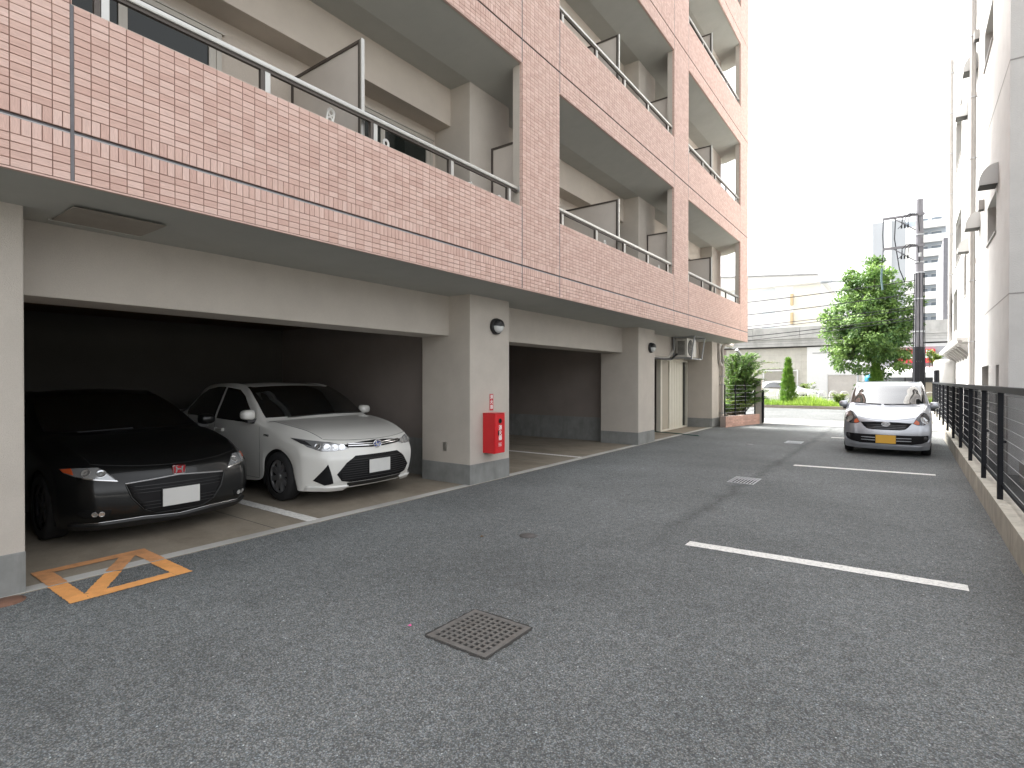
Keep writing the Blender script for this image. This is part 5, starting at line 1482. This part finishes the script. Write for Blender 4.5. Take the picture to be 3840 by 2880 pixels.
for k in range(12):
    z = 1.0 + k * 2.71
    bl = MB().box(1.001, 5.5, 130.3, 130.5, z - .2, z + 1.15).build('balcony', m_pale, tw)
    MB().box(1.001, 5.5, 130.501, 131.99, z - .22, z - .02).build('balcony_floor', m_tgrey, bl)
    for x in (1.3, 3.4):
        w_ = MB().box(x, x + 1.5, 131.9, 131.995, z + .1, z + 1.95).build('window', M('tower_glass', (.22, .26, .30), .2), tw)
        MB().box(x - .06, x + 1.56, 131.85, 131.8995, z + 1.96, z + 2.03).build('frame', m_pale, w_)
sb = thing('shop_front', 'low shop with red and white signboard and white awning right of the tree', 'shop', (1, 52, 0))
MB().box(-1.6, 6, 52.4, 55.2, 0, 4.1).build('wall', M('shop_grey', (.30, .31, .33), .8), sb)
sg_ = MB().box(-.7, 1.6, 52.1, 52.39, 2.85, 3.9).build('signboard', M('sign_red', (.58, .03, .06), .5), sb)
MB().box(-.7, 1.6, 52.07, 52.099, 3.22, 3.55).build('white_band', m_bright, sg_)
for k in range(5): MB().box(.78 + k * .13, .86 + k * .13, 52.07, 52.099, 3.64, 3.83).build('white_mark', m_bright, sg_)
MB().prism([(50.6, 2.0), (52.39, 2.45), (52.39, 2.6), (50.6, 2.12)], 'x', -1.5, 4).build('awning', m_bright, sb)
MB().box(-1.5, 4, 50.58, 50.6, 1.72, 2.12).build('awning_valance', m_bright, sb)
for x in (-1.5, -.3, .9, 1.9): MB().box(x, x + .12, 51.8, 52.0, 0, 2.0).build('post', M('post_dark', (.1, .1, .11), .6), sb)
MB().box(-.2, 1.9, 51.2, 51.5, 0, 1.35).build('counter', M('counter_tan', (.42, .36, .28), .8), sb)
o = MB().lathe([(0, .0), (.08, 0), (.2, .15), (.26, .35), (.2, .55), (0, .62)], (-1.98, 40, 1.25), 'z', 12).build('blue_bundle', M('blue_tarp', (.05, .35, .65), .5, bump=.5, bscale=8))
tag(o, 'bright blue tarpaulin bundle glimpsed behind the yellow-green conifer', 'tarpaulin')
o2 = MB().cyl((-1.98, 40, -.3), (-1.98, 40, 1.3), .08, 8).build('bundle_post', m_concd, None); tag(o2, 'short post under the blue tarpaulin bundle', 'post')
ls_ = thing('street_light', 'grey street light head on a curved arm left of the tree', 'street light', (-4.7, 45, 0))
MB().tube([(-2.9, 45, 0), (-2.9, 45, 7.2), (-3.05, 45, 8.0), (-3.6, 45, 8.5), (-4.5, 45, 8.62)], .06, 8).build('column', m_galv, ls_)
MB().bbox(-5.2, -4.45, 44.85, 45.15, 8.52, 8.70, .06).build('head', m_tgrey, ls_)

# ---------------------------------------------------------------- utility pole and cables
PX, PY = .305, 26.0
up = thing('utility_pole', 'grey concrete utility pole with black wrapped base and two crossarms', 'utility pole', (PX, PY, 0))
m_pole = M('pole_concrete', (.17, .17, .19), .8, var=.1, vscale=3)
MB().cyl((PX, PY, -.2), (PX, PY, 8.42), .17, 18, r1=.115).build('shaft', m_pole, up)
MB().cyl((PX, PY, -.15), (PX, PY, 2.78), .195, 18, r1=.185).build('black_wrap', m_blackm, up)
for k in range(5):
    a = 3.3 + k * .75; MB().cyl((PX + .205 * math.cos(a), PY + .205 * math.sin(a), 0), (PX + .155 * math.cos(a), PY + .155 * math.sin(a), 5.6), .016, 6).build('riser_cable', m_blackm, up)
for z in (1.05, 2.2, 3.35, 4.6, 5.6, 6.0, 7.05): MB().cyl((PX, PY, z), (PX, PY, z + .045), .20 - z * .007, 16).build('band', m_galv if z < 3 else m_tgrey, up)
for z, zz in ((7.78, 7.9), (6.60, 6.72)):
    MB().box(PX - 1.16, PX + .16, PY - .19, PY - .12, z, z + .085).build('crossarm', m_pole, up)
    MB().cyl((PX - .8, PY - .16, z), (PX - .1, PY - .14, z - .55), .02, 6).build('brace', m_pole, up)
    for k in range(3):
        x = PX - .36 - k * .10
        MB().cyl((x, PY - .2, z - .42), (x, PY - .2, z - .30), .03, 8).build('terminal', m_blackm, up)
        MB().tube([(x, PY - .2, z - .36), (x + .02, PY - .2, z - .05), (x + .15, PY - .2, z + .12), (PX - .05, PY - .18, z + .03), (PX, PY - .17, z - .6)], .014, 6).build('jumper_cable', m_blackm, up)
    MB().tube([(PX - .55, PY - .2, z), (PX - .5, PY - .2, z - .25), (PX - .68, PY - .2, z - .42)], .013, 6).build('jumper_cable', m_blackm, up)
MB().tube([(PX - 1.14, PY - .15, 7.80), (PX - 1.16, PY - .15, 7.2), (PX - 1.14, PY - .15, 6.66), (PX - 1.17, PY - .15, 6.2), (PX - 1.22, PY - .15, 5.6), (PX - 1.15, PY - .15, 5.1)], .020, 6).build('hanging_cable', m_blackm, up)
MB().tube([(PX - .75, PY - .15, 7.78), (PX - .78, PY - .15, 7.0), (PX - .70, PY - .15, 6.4), (PX - .62, PY - .15, 5.8), (PX - .45, PY - .15, 5.3)], .020, 6).build('hanging_cable', m_blackm, up)
MB().tube([(PX - 1.18, PY - .16, 5.9), (PX - 1.20, PY - .16, 5.5), (PX - 1.16, PY - .16, 5.05)], .04, 6).build('cable_sleeve', M('teal_sleeve', (.09, .15, .16), .7), up)
MB().cyl((PX + .02, PY - .2, 6.2), (PX + .02, PY - .2, 6.35), .05, 8).build('insulator', m_galv, up)
def cable(p0, p1, sag, r, label):
    a, b_ = Vector(p0), Vector(p1)
    pts = [a.lerp(b_, i / 20) - Vector((0, 0, sag * 4 * (i / 20) * (1 - i / 20))) for i in range(21)]
    o = MB().tube(pts, r, 5).build('overhead_cable', m_blackm); tag(o, label, 'cable', 'overhead cables strung from the pole')
for (z1, z0, r, lab) in ((5.35, 4.9, .016, 'topmost overhead cable crossing before the tree'), (4.85, 4.25, .016, 'second overhead cable from the top crossing the tree'),
                         (4.35, 3.75, .013, 'third overhead cable crossing the middle of the tree'), (4.25, 3.55, .013, 'thin overhead cable just below the third one'),
                         (3.95, 3.25, .016, 'fourth overhead cable running over the lower tree crown'), (3.85, 2.95, .012, 'lowest overhead cable crossing in front of the viaduct')):
    cable((PX - .1, PY, z1), (-16, PY - 1 + random.uniform(-.5, .5), z0), .25, r, lab)
